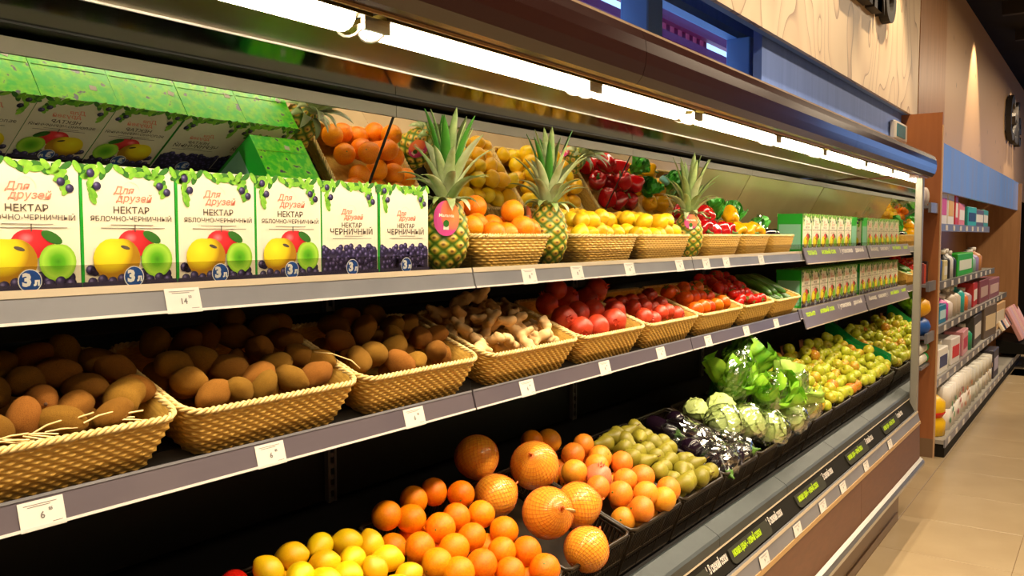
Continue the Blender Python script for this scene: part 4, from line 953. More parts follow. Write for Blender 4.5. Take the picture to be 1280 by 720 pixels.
pep([(3.42,1.275,1.668),(3.51,1.27,1.666),(3.61,1.272,1.668),(3.43,1.36,1.67),(3.52,1.365,1.672),(3.62,1.36,1.67),(3.44,1.45,1.668),(3.54,1.45,1.668),(3.45,1.32,1.732)], PEPY, 'glossy yellow bell pepper', 'the yellow pepper basket', 'yellow peppers')

# --- bottom crates
OR = [(1.401,1.338,1.012),(1.509,1.352,1.018),(1.580,1.350,1.020),(1.625,1.300,1.012),(1.486,1.250,0.977),(1.556,1.259,0.981),(1.622,1.235,0.975),(1.618,1.164,0.950),(1.388,1.226,0.965),(1.456,1.185,0.951),(1.529,1.192,0.954),(1.549,1.121,0.929),(1.609,1.093,0.918),(1.506,1.067,0.908),(1.597,1.035,0.893),(1.399,1.127,0.928),(1.465,1.115,0.927),(1.380,1.170,0.945),(1.446,1.304,0.999)]
os_ = [put('orange', random.choice(ORANGE), p, random.uniform(0.0335, 0.036), [('stem_button', ORB)]) for p in OR]
autolabel(os_, 'ripe orange', 'the black orange crate', 'orange', 'oranges in the lower crate', 4)
autolabel([put('orange', random.choice(ORANGE), p, 0.034, [('stem_button', ORB)]) for p in clear_of(lattice(1.39, 1.63, 1.085, 1.36, 1.02, 0.835, 0.37, 0.07), OR, 0.052)], 'half-buried orange', 'the black orange crate', 'orange', 'buried oranges', 4)
LE = [(1.050,1.316,1.003),(1.090,1.271,0.990),(1.121,1.331,1.007),(1.162,1.282,0.992),(1.189,1.324,1.009),(1.248,1.307,1.002),(1.289,1.278,0.990),(1.121,1.231,0.975),(1.239,1.217,0.966),(1.290,1.229,0.971),(1.176,1.232,0.972),(1.290,1.171,0.949),(1.221,1.262,0.984),(1.06,1.25,0.975),(1.07,1.19,0.955),(1.13,1.18,0.95),(1.19,1.17,0.948),(1.24,1.15,0.940)]
os_ = [put('lemon', random.choice(LEMON), p, random.uniform(0.026, 0.029)) for p in LE]
autolabel(os_, 'yellow lemon', 'the black lemon crate', 'lemon', 'lemons in the lower crate', 3)
autolabel([put('lemon', random.choice(LEMON), p, 0.027) for p in clear_of(lattice(1.06, 1.30, 1.08, 1.36, 1.02, 0.845, 0.37, 0.058), LE, 0.043)], 'half-buried lemon', 'the black lemon crate', 'lemon', 'buried lemons', 4)
tag(put('tomato', TOMA, (0.985, 1.335, 0.985), 0.036, [('calyx', CAL)]), 'single red tomato at the lower picture edge beside the lemons', 'tomato')
# pomelos in nets
def pomelo_fn(p): return Vector((p.x, p.y, p.z * 0.95 + (0.16 * p.z ** 6 if p.z > 0 else 0)))
POM = fruit('pomelo', pomelo_fn, M['pomelo'], 28, 18)
nb = MB()
for k in range(34):
    a = 2 * math.pi * k / 34
    nb.tube([pomelo_fn(Vector((math.sin(t_) * math.cos(a + 0.25 * t_), math.sin(t_) * math.sin(a + 0.25 * t_), -math.cos(t_)))) * 1.008 for t_ in np.linspace(0.12, math.pi - 0.05, 15)], 0.0058, 3, 0, False, False)
for t_ in np.linspace(0.25, math.pi - 0.2, 19):
    nb.tube([pomelo_fn(Vector((math.sin(t_) * math.cos(a), math.sin(t_) * math.sin(a), -math.cos(t_)))) * 1.008 for a in np.linspace(0, 2 * math.pi, 25)[:-1]], 0.005, 3, 0, True)
nb.tube([(0, 0, 1.1), (0.03, 0, 1.2), (0.0, 0.05, 1.3)], 0.05, 5)
NET = nb.mesh('net', M['net'], True)
TAPE = MB().tube([(math.sin(t_) * 1.02, 0.0, math.cos(t_) * 1.05) for t_ in np.linspace(0.15, 1.0, 8)], 0.055, 4).mesh('paper_tape', M['straw2'])
pm = [((1.786, 1.375, 1.060), 0.060, (2.6, 0.6, 0.3), 'dark pomelo in a net leaning at the back of the pomelo crate'), ((1.735, 1.275, 0.985), 0.056, (1.2, 0.4, 1.0), 'shaded netted pomelo wedged behind the taped pomelo'),
      ((1.895, 1.262, 1.030), 0.066, (0.35, -0.9, 0.0), 'bright netted pomelo resting highest in the pomelo crate'), ((1.742, 1.120, 0.968), 0.064, (1.15, 0.15, -0.55), 'netted pomelo with a paper tape, beside the oranges'),
      ((1.885, 1.120, 0.950), 0.060, (0.8, 1.4, 0.2), 'netted pomelo lying on its side behind the front pomelo'), ((1.775, 1.030, 0.885), 0.056, (0.5, 0.9, 0.5), 'netted pomelo lowest at the front rim of its crate')]
for k, (p, r_, rt, lb) in enumerate(pm):
    o = put('pomelo', POM, p, r_, [('net', NET)] + ([('paper_tape', TAPE)] if k in (3, 5) else []), rt); tag(o, lb, 'pomelo', 'netted pomelos')
GR = [(2.249,1.318,1.006),(2.158,1.300,0.998),(2.237,1.252,0.980),(2.123,1.193,0.958),(2.285,1.204,0.960),(2.199,1.147,0.938),(2.277,1.131,0.930),(2.108,1.115,0.925),(2.185,1.074,0.912),(2.098,1.043,0.896),(2.225,1.036,0.893),(2.300,1.056,0.900),(2.069,1.242,0.975),(2.150,1.380,1.030),(2.175,1.228,0.972),(2.06,1.16,0.945)]
os_ = [put('grapefruit', random.choice(GRAPE), p, random.uniform(0.035, 0.0385), [('stem_button', ORB)]) for k, p in enumerate(GR) if k != 3]
autolabel(os_, 'pale orange grapefruit', 'the grapefruit crate', 'grapefruit', 'grapefruits in the crate', 4)
M['pinkpome'] = mat('pink_pomegranate_skin', '#e08a5a', 0.36, c2='#d86a4c', scale=20)
POMEP = POME[0].copy(); POMEP.materials[0] = M['pinkpome']; CALP = CALYX.copy(); CALP.materials[0] = M['pinkpome']
tag(put('pomegranate', POMEP, GR[3], 0.040, [('calyx', CALP)], (0.2, -0.3, 0.5)), 'pink pomegranate lying among the grapefruits', 'pomegranate')
autolabel([put('grapefruit', random.choice(GRAPE), p, 0.035, [('stem_button', ORB)]) for p in clear_of(lattice(2.06, 2.29, 1.085, 1.36, 1.02, 0.838, 0.37, 0.074), GR, 0.054)], 'half-buried grapefruit', 'the grapefruit crate', 'grapefruit', 'buried grapefruits', 4)
tag(put('orange', ORANGE[0], (2.08, 1.395, 1.04), 0.034), 'single orange at the shaded back of the grapefruit crate', 'orange')
os_ = [put('pear', PEAR, p, random.uniform(0.034, 0.039), [('stem', PSTEM)], (random.uniform(0.9, 2.2), random.uniform(-.7, .7), random.uniform(0, 6.28))) for p in lattice(2.375, 2.62, 1.045, 1.345, 1.02, 0.884, 0.38, 0.055, 0.35)]
autolabel(os_, 'yellow-green pear', 'the pear crate', 'pear', 'pears in the crate', 5)
autolabel([put('pear', PEAR, p, 0.035, (), rrot()) for p in lattice(2.37, 2.62, 1.08, 1.36, 1.02, 0.835, 0.37, 0.06)], 'half-buried pear', 'the pear crate', 'pear', 'buried pears', 4)
# apples, five crates
for k in range(8, 13):
    cx = CX[k + 2]; where = f'the {ORD[k - 8]} apple crate'
    lt = lattice(cx - 0.128, cx + 0.128, 1.05, 1.385, 1.02, 0.885, 0.39, 0.060, 0.45)
    os_ = [put('apple', APPLE, p, random.uniform(0.028, 0.032), [('stem', ASTEM)]) for p in lt]
    autolabel(os_, 'yellow-green apple', where, 'apple', 'apples in ' + where, 6)
    up = [(x_ + 0.03, y_ + 0.01, z_ + 0.046) for (x_, y_, z_) in lt if random.random() < 0.20 and x_ < cx + 0.09]
    os_ = [put('apple', APPLE, p, random.uniform(0.028, 0.032), [('stem', ASTEM)]) for p in up]
    if os_: autolabel(os_, 'topmost apple', where, 'apple', 'topmost apples in ' + where, 1)
# ------------------------------------------------------------------ pineapples
m, nt, b = nodes('pineapple_rind'); M['pine'] = m; L = nt.links
at = N(nt, 'ShaderNodeAttribute', attribute_name='puv'); sx = N(nt, 'ShaderNodeSeparateXYZ'); L.new(at.outputs['Vector'], sx.inputs[0])
rp = N(nt, 'ShaderNodeValToRGB'); e = rp.color_ramp.elements; e[0].position = 0.10; e[0].color = lin('#4f6e14'); e[1].position = 0.97; e[1].color = lin('#7a5220')
for p_, c_ in ((0.34, '#8a9626'), (0.55, '#c8a22c'), (0.80, '#dcb64a')): q = e.new(p_); q.color = lin(c_)
L.new(sx.outputs[0], rp.inputs[0]); L.new(rp.outputs[0], b.inputs['Base Color']); b.inputs['Roughness'].default_value = 0.45
def pine_body(H_=0.165, R_=0.058, nu=112, nv=72):
    vs, uv = [], []
    for i in range(nv + 1):
        t_ = i / nv; z_ = H_ * t_; env = (math.sin(math.pi * min(1, max(0, 0.06 + 0.90 * t_))) ** 0.42) * (1 - 0.10 * t_)
        for j in range(nu):
            a = 2 * math.pi * j / nu; u1 = 8 * a / (2 * math.pi) + 5.6 * t_; u2 = 8 * a / (2 * math.pi) - 5.6 * t_
            h_ = abs(math.cos(math.pi * (u1 - round(u1)))) * abs(math.cos(math.pi * (u2 - round(u2))))
            h_ = max(0, h_); r_ = R_ * env * (0.93 + 0.085 * h_ ** 0.6 + 0.03 * (h_ > 0.93))
            vs.append((r_ * math.cos(a), r_ * math.sin(a), z_)); uv.append((h_ + 1e-4, t_, 0))
    fs = [(i * nu + j, i * nu + (j + 1) % nu, (i + 1) * nu + (j + 1) % nu, (i + 1) * nu + j) for i in range(nv) for j in range(nu)]
    fs += [tuple(range(nu - 1, -1, -1)), tuple(range(nv * nu, (nv + 1) * nu))]
    return MB().add(vs, fs, 0, uv).mesh('rind', M['pine'], True)
PINE = pine_body()
M['pleaf'] = [mat('pineapple_leaf', '#6f8a4a', 0.42, c2='#9aa86a', scale=22, rand=0.2), mat('pineapple_leaf_pale', '#b4ba90', 0.45, c2='#92a066', scale=25, rand=0.2), mat('pineapple_leaf_fresh', '#3f7a1e', 0.4, c2='#2f6a18', scale=25, rand=0.2)]
def strap_leaf(L_, W_, bend, m_):
    # tapered, keeled leaf of real thickness, growing along +z and bending outwards to +x
    vs = []; n_ = 9
    for i in range(n_):
        t_ = i / (n_ - 1); ang = bend * t_ ** 1.5; z_ = L_ * t_ * math.cos(ang * 0.55); x_ = L_ * t_ * math.sin(ang * 0.55); w_ = W_ * (1 - t_) ** 0.62 * (0.75 + 0.5 * t_) * 0.5 + 0.0004
        for (dy, k) in ((-w_, 0.0), (0, 0.30 * w_), (w_, 0.0)):
            vs.append((x_ + k, dy, z_))
        for (dy, k) in ((-w_, 0.0), (0, 0.30 * w_ + 0.0012), (w_, 0.0)):
            vs.append((x_ + k + 0.0006, dy, z_))
    fs = []
    for i in range(n_ - 1):
        a, b_ = i * 6, (i + 1) * 6
        fs += [(a, a + 1, b_ + 1, b_), (a + 1, a + 2, b_ + 2, b_ + 1), (a + 4, a + 3, b_ + 3, b_ + 4), (a + 5, a + 4, b_ + 4, b_ + 5), (a + 3, a, b_, b_ + 3), (a + 2, a + 5, b_ + 5, b_ + 2)]
    return MB().add(vs, fs).mesh('leaf', m_, True)
STR = {(s, c): strap_leaf(L_, W_, bd, M['pleaf'][c]) for s, (L_, W_, bd) in enumerate(((0.066, 0.034, 1.5), (0.112, 0.040, 0.95), (0.150, 0.042, 0.55), (0.178, 0.038, 0.25))) for c in range(3)}
STK1 = pmat('pineapple_label', [(0.0, '#ff9a50'), (0.9, '#f4705a'), (1.5, '#d84a90')], 0.5, 0.3)
M['sticktxt'] = mat('sticker_white', '#f6e9d8', 0.4)
def pineapple(x, y, hb, hr, label, seed, stick=None, lean=(0, 0), dry=False):
    rnd = random.Random(seed)
    g = thing('pineapple', label, 'pineapple', (x, y, UZ), (lean[0], lean[1], rnd.uniform(0, 6) * 0), 'pineapples on the upper shelf')
    ob('rind', PINE, g, (0, 0, 0), (0, 0, rnd.uniform(0, 6)), (hr, hr, hb))
    top = 0.165 * hb - 0.008
    for ring, (n_, s, tl, dz) in enumerate(((11, 0, 0.95, 0.0), (10, 1, 0.62, 0.012), (9, 2, 0.38, 0.022), (7, 3, 0.20, 0.034), (4, 3, 0.07, 0.042))):
        for k in range(n_):
            a = 2 * math.pi * (k + 0.4 * ring + rnd.uniform(-.15, .15)) / n_
            c = 1 if (ring < 3 and rnd.random() < 0.6) else (2 if ring >= 3 and not dry and rnd.random() < 0.5 else 0)
            rot = (Matrix.Rotation(a, 4, 'Z') @ Matrix.Rotation(tl * rnd.uniform(0.75, 1.15), 4, 'Y')).to_euler()
            k2 = rnd.uniform(0.8, 1.05)
            ob('leaf', STR[(s, c)], g, (0.020 * math.cos(a) * (1 - ring * 0.17), 0.020 * math.sin(a) * (1 - ring * 0.17), top + dz), rot, k2)
    if stick:
        ang, hz, rx, rz, tiltz = stick
        mb = MB(); R_ = 0.0600 * hr; n_ = 28; vs = []; uv = []; rings = 4
        for q in range(rings + 1):
            for k in range(n_):
                aa = 2 * math.pi * k / n_; u_, v_ = rx * math.cos(aa) * q / rings, rz * math.sin(aa) * q / rings
                th_ = u_ / R_; vs.append((R_ * math.sin(th_), -R_ * math.cos(th_) - 0.0015, v_)); uv.append((math.cos(aa) * q / rings + 1e-4, math.sin(aa) * q / rings, 0))
        mb.add(vs, [(q * n_ + k, q * n_ + (k + 1) % n_, (q + 1) * n_ + (k + 1) % n_, (q + 1) * n_ + k) for q in range(rings) for k in range(n_)], 0, uv)
        s_ = ob('label_sticker', mb.mesh('label_sticker', STK1), g, (0, 0, hz), (tiltz, 0, ang))
        v, f = text_geo('Maranta', 0.0105, 0.0003)
        ob('sticker_lettering', MB().add([(R_ * math.sin(p[0] / R_), -R_ * math.cos(p[0] / R_) - 0.0022, 0.006 + p[1]) for p in v], f).mesh('sticker_lettering', M['sticktxt']), s_)
        w2 = MB()
        w2.add([(R_ * math.sin(u_ / R_), -R_ * math.cos(u_ / R_) - 0.0022, z_) for u_, z_ in ((-0.006, -0.026), (0.006, -0.026), (0.006, -0.018), (-0.006, -0.018))], [(0, 1, 2, 3)])
        ob('sticker_print', w2.mesh('sticker_print', M['sticktxt']), s_)
        lf = MB(); disc(lf, 0, 0, 0.0065, 0.008, 0, 0); ob('sticker_leaf', lf.mesh('sticker_leaf', PR[10]), s_, (0, -R_ - 0.0025, -0.012))
pineapple(1.535, 1.275, 1.0, 1.0, 'pineapple with an oval pink sticker beside the blueberry cartons', 4, (-0.86, 0.118, 0.030, 0.040, 0.0), (0.03, 0.02))
pineapple(2.000, 1.290, 1.02, 1.0, 'pineapple between the orange basket and the near lemon basket', 8, (-2.25, 0.125, 0.026, 0.034, 0.0), (0.0, 0.03))
pineapple(2.915, 1.275, 0.98, 0.97, 'pineapple with an orange sticker beside the red peppers', 12, (-1.02, 0.125, 0.024, 0.026, 0.0), (0.0, 0.06), True)

# ------------------------------------------------------------------ leafy greens
M['lett'] = [mat('lettuce_bright', '#a4d63a', 0.4, c2='#66b020', scale=26, rand=0.15), mat('lettuce_pale', '#c4e070', 0.42, c2='#9fcf4a', scale=22, rand=0.12), mat('herb_green', '#3fa028', 0.42, c2='#27801c', scale=30, rand=0.18), mat('cabbage_pale', '#dcea9a', 0.4, c2='#c4da74', scale=20, rand=0.08)]
def ruffle_leaf(L_, W_, cup, ruf, m_, seed=0, nu=20, nv=14):
    rnd = random.Random(seed); ph = rnd.uniform(0, 6); vs = []
    for side in (0, 1):
        for i in range(nv + 1):
            t_ = i / nv; wid = W_ * (math.sin(math.pi * (0.08 + 0.84 * t_)) ** 0.7) * (0.45 + 0.55 * t_)
            for j in range(nu + 1):
                s = 2 * j / nu - 1; e_ = abs(s) ** 2.2 + max(0, t_ - 0.75) * 2
                off = ruf * e_ * (math.sin(9 * s + 8 * t_ + ph) + 0.6 * math.sin(17 * s - 13 * t_ + 2 * ph)) * 0.6
                vs.append((s * wid * 0.5, -cup * (s * s) * W_ + off - 0.35 * cup * L_ * t_ * t_ + side * 0.0009, L_ * t_ + off * 0.4))
    n1 = (nu + 1) * (nv + 1); fs = []
    for i in range(nv):
        for j in range(nu):
            a = i * (nu + 1) + j; fs.append((a, a + 1, a + nu + 2, a + nu + 1)); fs.append((n1 + a + nu + 1, n1 + a + nu + 2, n1 + a + 1, n1 + a))
    return MB().add(vs, fs).mesh('leaf', m_, True)
LEAF = {c: [ruffle_leaf(0.13, 0.105, 0.30, 0.014, M['lett'][c], s) for s in range(3)] for c in range(3)}
LEAFC = [ruffle_leaf(0.12, 0.12, 0.75, 0.006, M['lett'][3], s) for s in range(3)]
def film_mesh(sx_, sy_, sz_, seed, amp=0.10, nu=40, nv=26):
    def fn(p):
        n_ = noise3(p, 3.2, seed) + 0.55 * noise3(p, 7.5, seed + 3) + 0.3 * abs(noise3(p, 15, seed + 5))
        k = 1 + amp * n_; return Vector((p.x * sx_ * k, p.y * sy_ * k, p.z * sz_ * k))
    return sphere_mb(nu, nv, fn).mesh('film', M['film'], False)
M['otag'] = mat('orange_price_sticker', '#e86a20', 0.4)
def bag_greens(x, y, z, rot, c, n_, label, sz=(0.062, 0.055, 0.095), spread=0.75, film=True, seed=1, sc=1.0, stick=False):
    rnd = random.Random(seed); g = thing('bagged_lettuce' if c != 2 else 'herb_bunch', label, 'lettuce' if c != 2 else 'herbs', (x, y, z), rot, 'leafy greens')
    for k in range(n_):
        a = 2 * math.pi * k / n_ + rnd.uniform(-.2, .2); tl = spread * rnd.uniform(0.1, 1.0)
        e_ = (Matrix.Rotation(a, 4, 'Z') @ Matrix.Rotation(-tl, 4, 'X')).to_euler()
        ob('leaf', LEAF[c][k % 3], g, (0.008 * math.cos(a), 0.008 * math.sin(a), 0.0), e_, sc * rnd.uniform(0.8, 1.1))
    if film:
        fm = film_mesh(sz[0], sz[1], sz[2], seed); ob('plastic_bag', fm, g, (0, 0, sz[2] * 0.72))
    if stick:
        st = MB().box(-0.010, 0.010, -0.0012, 0, -0.010, 0.010).mesh('round_sticker', M['otag'])
        ob('round_sticker', st, g, (0.012, -sz[1] * 0.98, 0.075), (0.1, 0, 0))
    return g
bag_greens(3.28, 1.25, 0.985, (0.25, -0.15, 0.2), 0, 11, 'bagged green lettuce leaning at the shaded back of the lettuce crate', (0.10, 0.07, 0.125), 1.0, seed=2, stick=True, sc=1.5)
bag_greens(3.46, 1.27, 1.0, (0.2, 0.1, 0.3), 0, 12, 'tall bagged lettuce next to the green divider at the back', (0.105, 0.07, 0.135), 1.0, seed=3, stick=True, sc=1.6)
bag_greens(3.36, 1.15, 0.95, (0.5, -0.35, 0.2), 0, 11, 'bagged bright lettuce lying in the middle of the lettuce crate', (0.09, 0.065, 0.11), 1.0, seed=4, stick=True, sc=1.4)
bag_greens(3.50, 1.13, 0.945, (0.55, 0.25, 0.1), 1, 11, 'bagged bright lettuce leaning to the apple crates', (0.09, 0.065, 0.11), 1.0, seed=5, sc=1.4)
bag_greens(3.28, 1.30, 0.94, (0.3, -0.3, 2.0), 2, 8, 'dark curly greens at the back above the cabbages', film=False, seed=6)
# pale wrapped heads and cabbages
HEAD = [sphere_mb(30, 20, lambda p, s=s: Vector((p.x, p.y, p.z * 0.88)) * (1 + 0.10 * noise3(p, 1.8, s) + 0.06 * abs(noise3(p, 5, s + 7)))).mesh('heart', M['lett'][3], True) for s in range(3)]
def shell_mesh(seed):
    # wavy-edged cup of a leaf hugging the unit sphere around +z
    vs = []; nr_, na = 9, 26; n1 = nr_ * na
    for side in (0, 1):
        for i in range(nr_):
            for j in range(na):
                a = 2 * math.pi * j / na; t_ = (0.02 + 0.98 * i / (nr_ - 1)) * (0.95 + 0.12 * math.sin(3 * a + seed)); e_ = (i / (nr_ - 1)) ** 3
                q = Vector((math.sin(t_) * math.cos(a), math.sin(t_) * math.sin(a), math.cos(t_) * 0.92))
                vs.append(q * (1.0 + e_ * (0.10 + 0.06 * math.sin(11 * a + seed * 2)) + 0.03 * noise3(q, 4, seed) + side * 0.012))
    fs = []
    for i in range(nr_ - 1):
        for j in range(na):
            a, b_, c, d = i * na + j, i * na + (j + 1) % na, (i + 1) * na + (j + 1) % na, (i + 1) * na + j
            fs += [(a, b_, c, d)[::-1], (a + n1, b_ + n1, c + n1, d + n1)]
    fs.append(tuple(range(n1, n1 + na)))
    return MB().add(vs, fs).mesh('leaf', M['lett'][3], True)
SHELL = [shell_mesh(s) for s in (1, 2, 3)]
def cabbage(x, y, z, r_, label, seed, film):
    rnd = random.Random(seed); g = thing('cabbage', label, 'cabbage', (x, y, z), (rnd.uniform(-.4, .4), rnd.uniform(-.4, .4), rnd.uniform(0, 6)), 'pale cabbages')
    ob('heart', HEAD[seed % 3], g, (0, 0, 0), (0, 0, 0), r_ * 0.86)
    for k in range(6):
        e_ = (Matrix.Rotation(2 * math.pi * k / 6 + rnd.uniform(-.3, .3), 4, 'Z') @ Matrix.Rotation(rnd.uniform(0.5, 1.3), 4, 'Y')).to_euler()
        ob('leaf', SHELL[k % 3], g, (0, 0, 0), e_, r_ * (0.90 + 0.018 * k))
    if film: ob('film', film_mesh(r_ * 1.18, r_ * 1.18, r_ * 1.1, seed, 0.07), g)
cabbage(3.035, 1.285, 0.985, 0.046, 'small pale cabbage sitting behind the film-wrapped aubergines', 1, False)
cabbage(3.02, 1.165, 0.955, 0.066, 'pale cabbage next to the aubergine film', 2, True)
cabbage(3.13, 1.120, 0.940, 0.070, 'pale cabbage in the middle of the cabbage crate', 3, True)
cabbage(3.22, 1.060, 0.912, 0.066, 'pale film-wrapped cabbage at the front rim', 4, True)
cabbage(3.17, 1.24, 0.975, 0.060, 'pale cabbage half hidden behind the middle one', 5, False)
cabbage(3.60, 1.055, 0.94, 0.070, 'whitish bagged cabbage leaning on the green divider', 6, True)
cabbage(3.42, 1.045, 0.915, 0.062, 'whitish bagged cabbage at the front of the lettuce crate', 7, True)
# aubergines under crumpled film
M['auber'] = mat('aubergine_skin', '#1c0f1c', 0.16, coat=0.3)
AUB = MB().lathe([(0.001, -1.0), (0.3, -0.97), (0.48, -0.8), (0.55, -0.45), (0.5, 0.0), (0.38, 0.45), (0.28, 0.75), (0.18, 0.9), (0.001, 0.95)], 18).mesh('aubergine', M['auber'], True)
AUBC = MB().lathe([(0.30, 0.70), (0.24, 0.86), (0.12, 0.97), (0.06, 1.12), (0.05, 1.25)], 8).mesh('cap', M['greenstem'])
os_ = []
for k, (x, y, z) in enumerate([(2.74, 1.07, 0.872), (2.83, 1.09, 0.88), (2.92, 1.08, 0.877), (2.74, 1.19, 0.918), (2.83, 1.21, 0.927), (2.93, 1.2, 0.922), (2.78, 1.30, 0.96), (2.90, 1.31, 0.965)]):
    os_.append(put('aubergine', AUB, (x, y, z), 0.068, [('cap', AUBC)], (R(90) + random.uniform(-.3, .3), random.uniform(-.3, .3), random.uniform(0, 6))))
autolabel(os_, 'dark aubergine under clear film', 'the aubergine crate', 'aubergine', 'aubergines', 3)
for k, (x, y, z, sx_, sy_) in enumerate(((2.80, 1.20, 0.935, 0.10, 0.12), (2.90, 1.10, 0.898, 0.105, 0.085), (2.76, 1.08, 0.89, 0.085, 0.07))):
    def fn(p, s=k, sx_=sx_, sy_=sy_):
        kk = 1 + 0.20 * noise3(p, 3.0, s + 20) + 0.16 * noise3(p, 7, s + 30)
        return Vector((p.x * sx_ * kk, p.y * sy_ * kk, p.z * 0.052 * kk))
    o = ob('crumpled_film', sphere_mb(26, 16, fn).mesh('crumpled_film', M['film2'] if 'film2' in M else M['film']), None, (x, y, z), (CT, 0, 0))
    tag(o, ['crumpled clear film over the back aubergines', 'crumpled clear film over the front aubergines beside the cabbages', 'crumpled clear film over the front aubergines beside the pears'][k], 'film', 'crumpled films')
# green plastic dividers and brown cards behind the apples
M['gplast'] = mat('green_sheet_plastic', '#06803a', 0.25, c2='#0a9a48', scale=8)
dv = MB(); 
pts_ = [(1.04, 0.02), (1.16, 0.03), (1.28, 0.035), (1.40, 0.10)]
def divider(x0, label):
    mb = MB(); n_ = 14
    vs = []
    for side in (0, 1):
        for i in range(n_):
            t_ = i / (n_ - 1); y_ = 1.06 + 0.36 * t_; zb = 0.80 + 0.37 * (y_ - 1.02); ht = 0.085 + 0.10 * max(0, t_ - 0.5) + 0.006 * math.sin(9 * t_)
            for q in (0, 0.5, 1.0): vs.append((x0 + 0.010 * math.sin(7 * t_ + q * 2) + (0.0 if side == 0 else 0.0016) - 0.02 * q, y_, zb + 0.05 + (ht) * q))
    for s_ in (0, 1):
        o_ = s_ * n_ * 3
        for i in range(n_ - 1):
            for q in range(2):
                f_ = (o_ + i * 3 + q, o_ + (i + 1) * 3 + q, o_ + (i + 1) * 3 + q + 1, o_ + i * 3 + q + 1); mb.f.append(f_ if s_ else f_[::-1]); mb.m.append(0)
    mb.v = vs; mb.uv = [(0, 0, 0)] * len(vs)
    return tag(ob('green_divider', mb.mesh('green_divider', M['gplast'], True)), label, 'divider', 'green dividers')
divider(3.655, 'green plastic sheet between the lettuce and the apples')
divider(5.295, 'green plastic sheet at the mirrored end beyond the apples')
M['card'] = mat('brown_card', '#7a4524', 0.7)
for i, x in enumerate((3.86, 4.17, 4.48, 4.80)):
    o = ob('brown_card', MB().box(-0.035, 0.035, -0.001, 0.001, 0, 0.085).mesh('brown_card', M['card']), None, (x, 1.405, 0.985), (-0.15, 0, random.uniform(-.1, .1)))
    tag(o, f'brown card standing behind the apples, {ORD[i]} from left', 'card', 'brown cards')
# wrapped greens and aubergines in the last upper basket, herbs in the pepper baskets
bag_greens(3.80, 1.33, 1.60, (0.1, 0.35, 0.3), 2, 9, 'wrapped herbs standing in the basket before the far cartons', (0.045, 0.04, 0.085), 0.45, True, 11, 0.95)
bag_greens(3.92, 1.38, 1.60, (0.0, -0.2, 1.3), 2, 9, 'wrapped herbs leaning at the back of the far greens basket', (0.045, 0.04, 0.085), 0.45, True, 12, 0.95)
bag_greens(3.40, 1.42, 1.68, (0.1, -0.3, 0.3), 2, 15, 'leafy herb bunch behind the yellow peppers', film=False, seed=13, sc=0.62, spread=1.0)
bag_greens(3.62, 1.36, 1.70, (0.0, 0.2, 0.9), 2, 16, 'bright leafy bunch with blue band beside the yellow peppers', film=False, seed=14, sc=0.72, spread=1.0)
M['blueband'] = mat('pale_blue_band', '#7fd0e0', 0.3)
tag(ob('blue_band', MB().lathe([(0.022, -0.012), (0.026, 0.0), (0.022, 0.012)], 14).mesh('blue_band', M['blueband'], True), None, (3.56, 1.37, 1.735), (0.4, 0.5, 0)), 'pale blue rubber band around herbs above the yellow peppers', 'band')
for k, (x, y, rz) in enumerate(((3.82, 1.285, 1.2), (3.93, 1.29, 1.7))):
    tag(put('aubergine', AUB, (x, y, 1.655), 0.052, [('cap', AUBC)], (R(80), 0, rz)), ['dark aubergine in the far greens basket, beside the herbs', 'dark aubergine in the far greens basket, beside the cartons'][k], 'aubergine')
bag_greens(3.31, 1.33, 1.715, (0.1, 0.1, 0.3), 2, 14, 'bright leafy bunch lying between the red and yellow peppers', film=False, seed=15, sc=0.6, spread=1.0)
# ------------------------------------------------------------------ household shelving beyond the case
UX0, UX1 = 6.95, 13.2
un = thing('household_shelving', 'oak shelving unit of household goods beyond the produce case', 'shelving', (0, 0, 0))
def up_(name, mb, m_, parent=un, **kw): return ob(name, mb.mesh(name, m_), parent, **kw)
up_('side_panel', MB().box(UX0 - 0.03, UX0, 1.06, 1.74, 0.14, 2.54), M['wood2'])
up_('side_plinth', MB().box(UX0 - 0.032, UX0, 1.06, 1.74, 0.0, 0.14), M['plinth'])
up_('panel_edge', MB().box(UX0 - 0.032, UX0 + 0.002, 1.052, 1.06, 0.0, 2.45), mat('pale_panel_edge', '#c9a27a', 0.4))
up_('end_panel', MB().box(UX1, UX1 + 0.04, 1.05, 1.74, 0.0, 2.33), M['wood'])
up_('back_board', MB().box(UX0, UX1, 1.68, 1.74, 0.1, 2.3), M['wood'])
hd = up_('header_board', MB().box(UX0 + 0.004, UX1, 1.09, 1.12, 1.98, 2.345), M['daylit_laminate'])
up_('header_edge', MB().box(UX0 - 0.001, UX0 + 0.05, 1.08, 1.09, 1.98, 2.345), mat('pale_blue_edge', '#a9d4f5', 0.3))
up_('base', MB().box(UX0 + 0.02, UX1, 0.99, 1.70, 0.0, 0.10), M['darkplastic'])
LV = [(1.735, 1.10), (1.285, 1.10), (0.945, 1.09), (0.565, 1.06), (0.13, 0.985)]
LX = [10.3, 10.9, 12.2, 12.7, UX1]
for (z_, y_), xe_ in zip(LV, LX):
    up_('shelf_board', MB().box(UX0 + 0.01, xe_, y_ + 0.01, 1.68, z_ - 0.03, z_), mat('grey_shelf_%d' % int(z_ * 100), '#9a958c', 0.45))
    up_('price_rail', MB().box(UX0 + 0.01, xe_, y_, y_ + 0.01, z_ - 0.055, z_ + 0.004), M['rail'])
    for i in range(int((xe_ - UX0 - 0.2) / 0.37)):
        up_('rail_label', MB().box(0, 0.10, y_ - 0.002, y_, z_ - 0.048, z_ - 0.006), M['white'], loc=(UX0 + 0.15 + 0.37 * i, 0, 0))
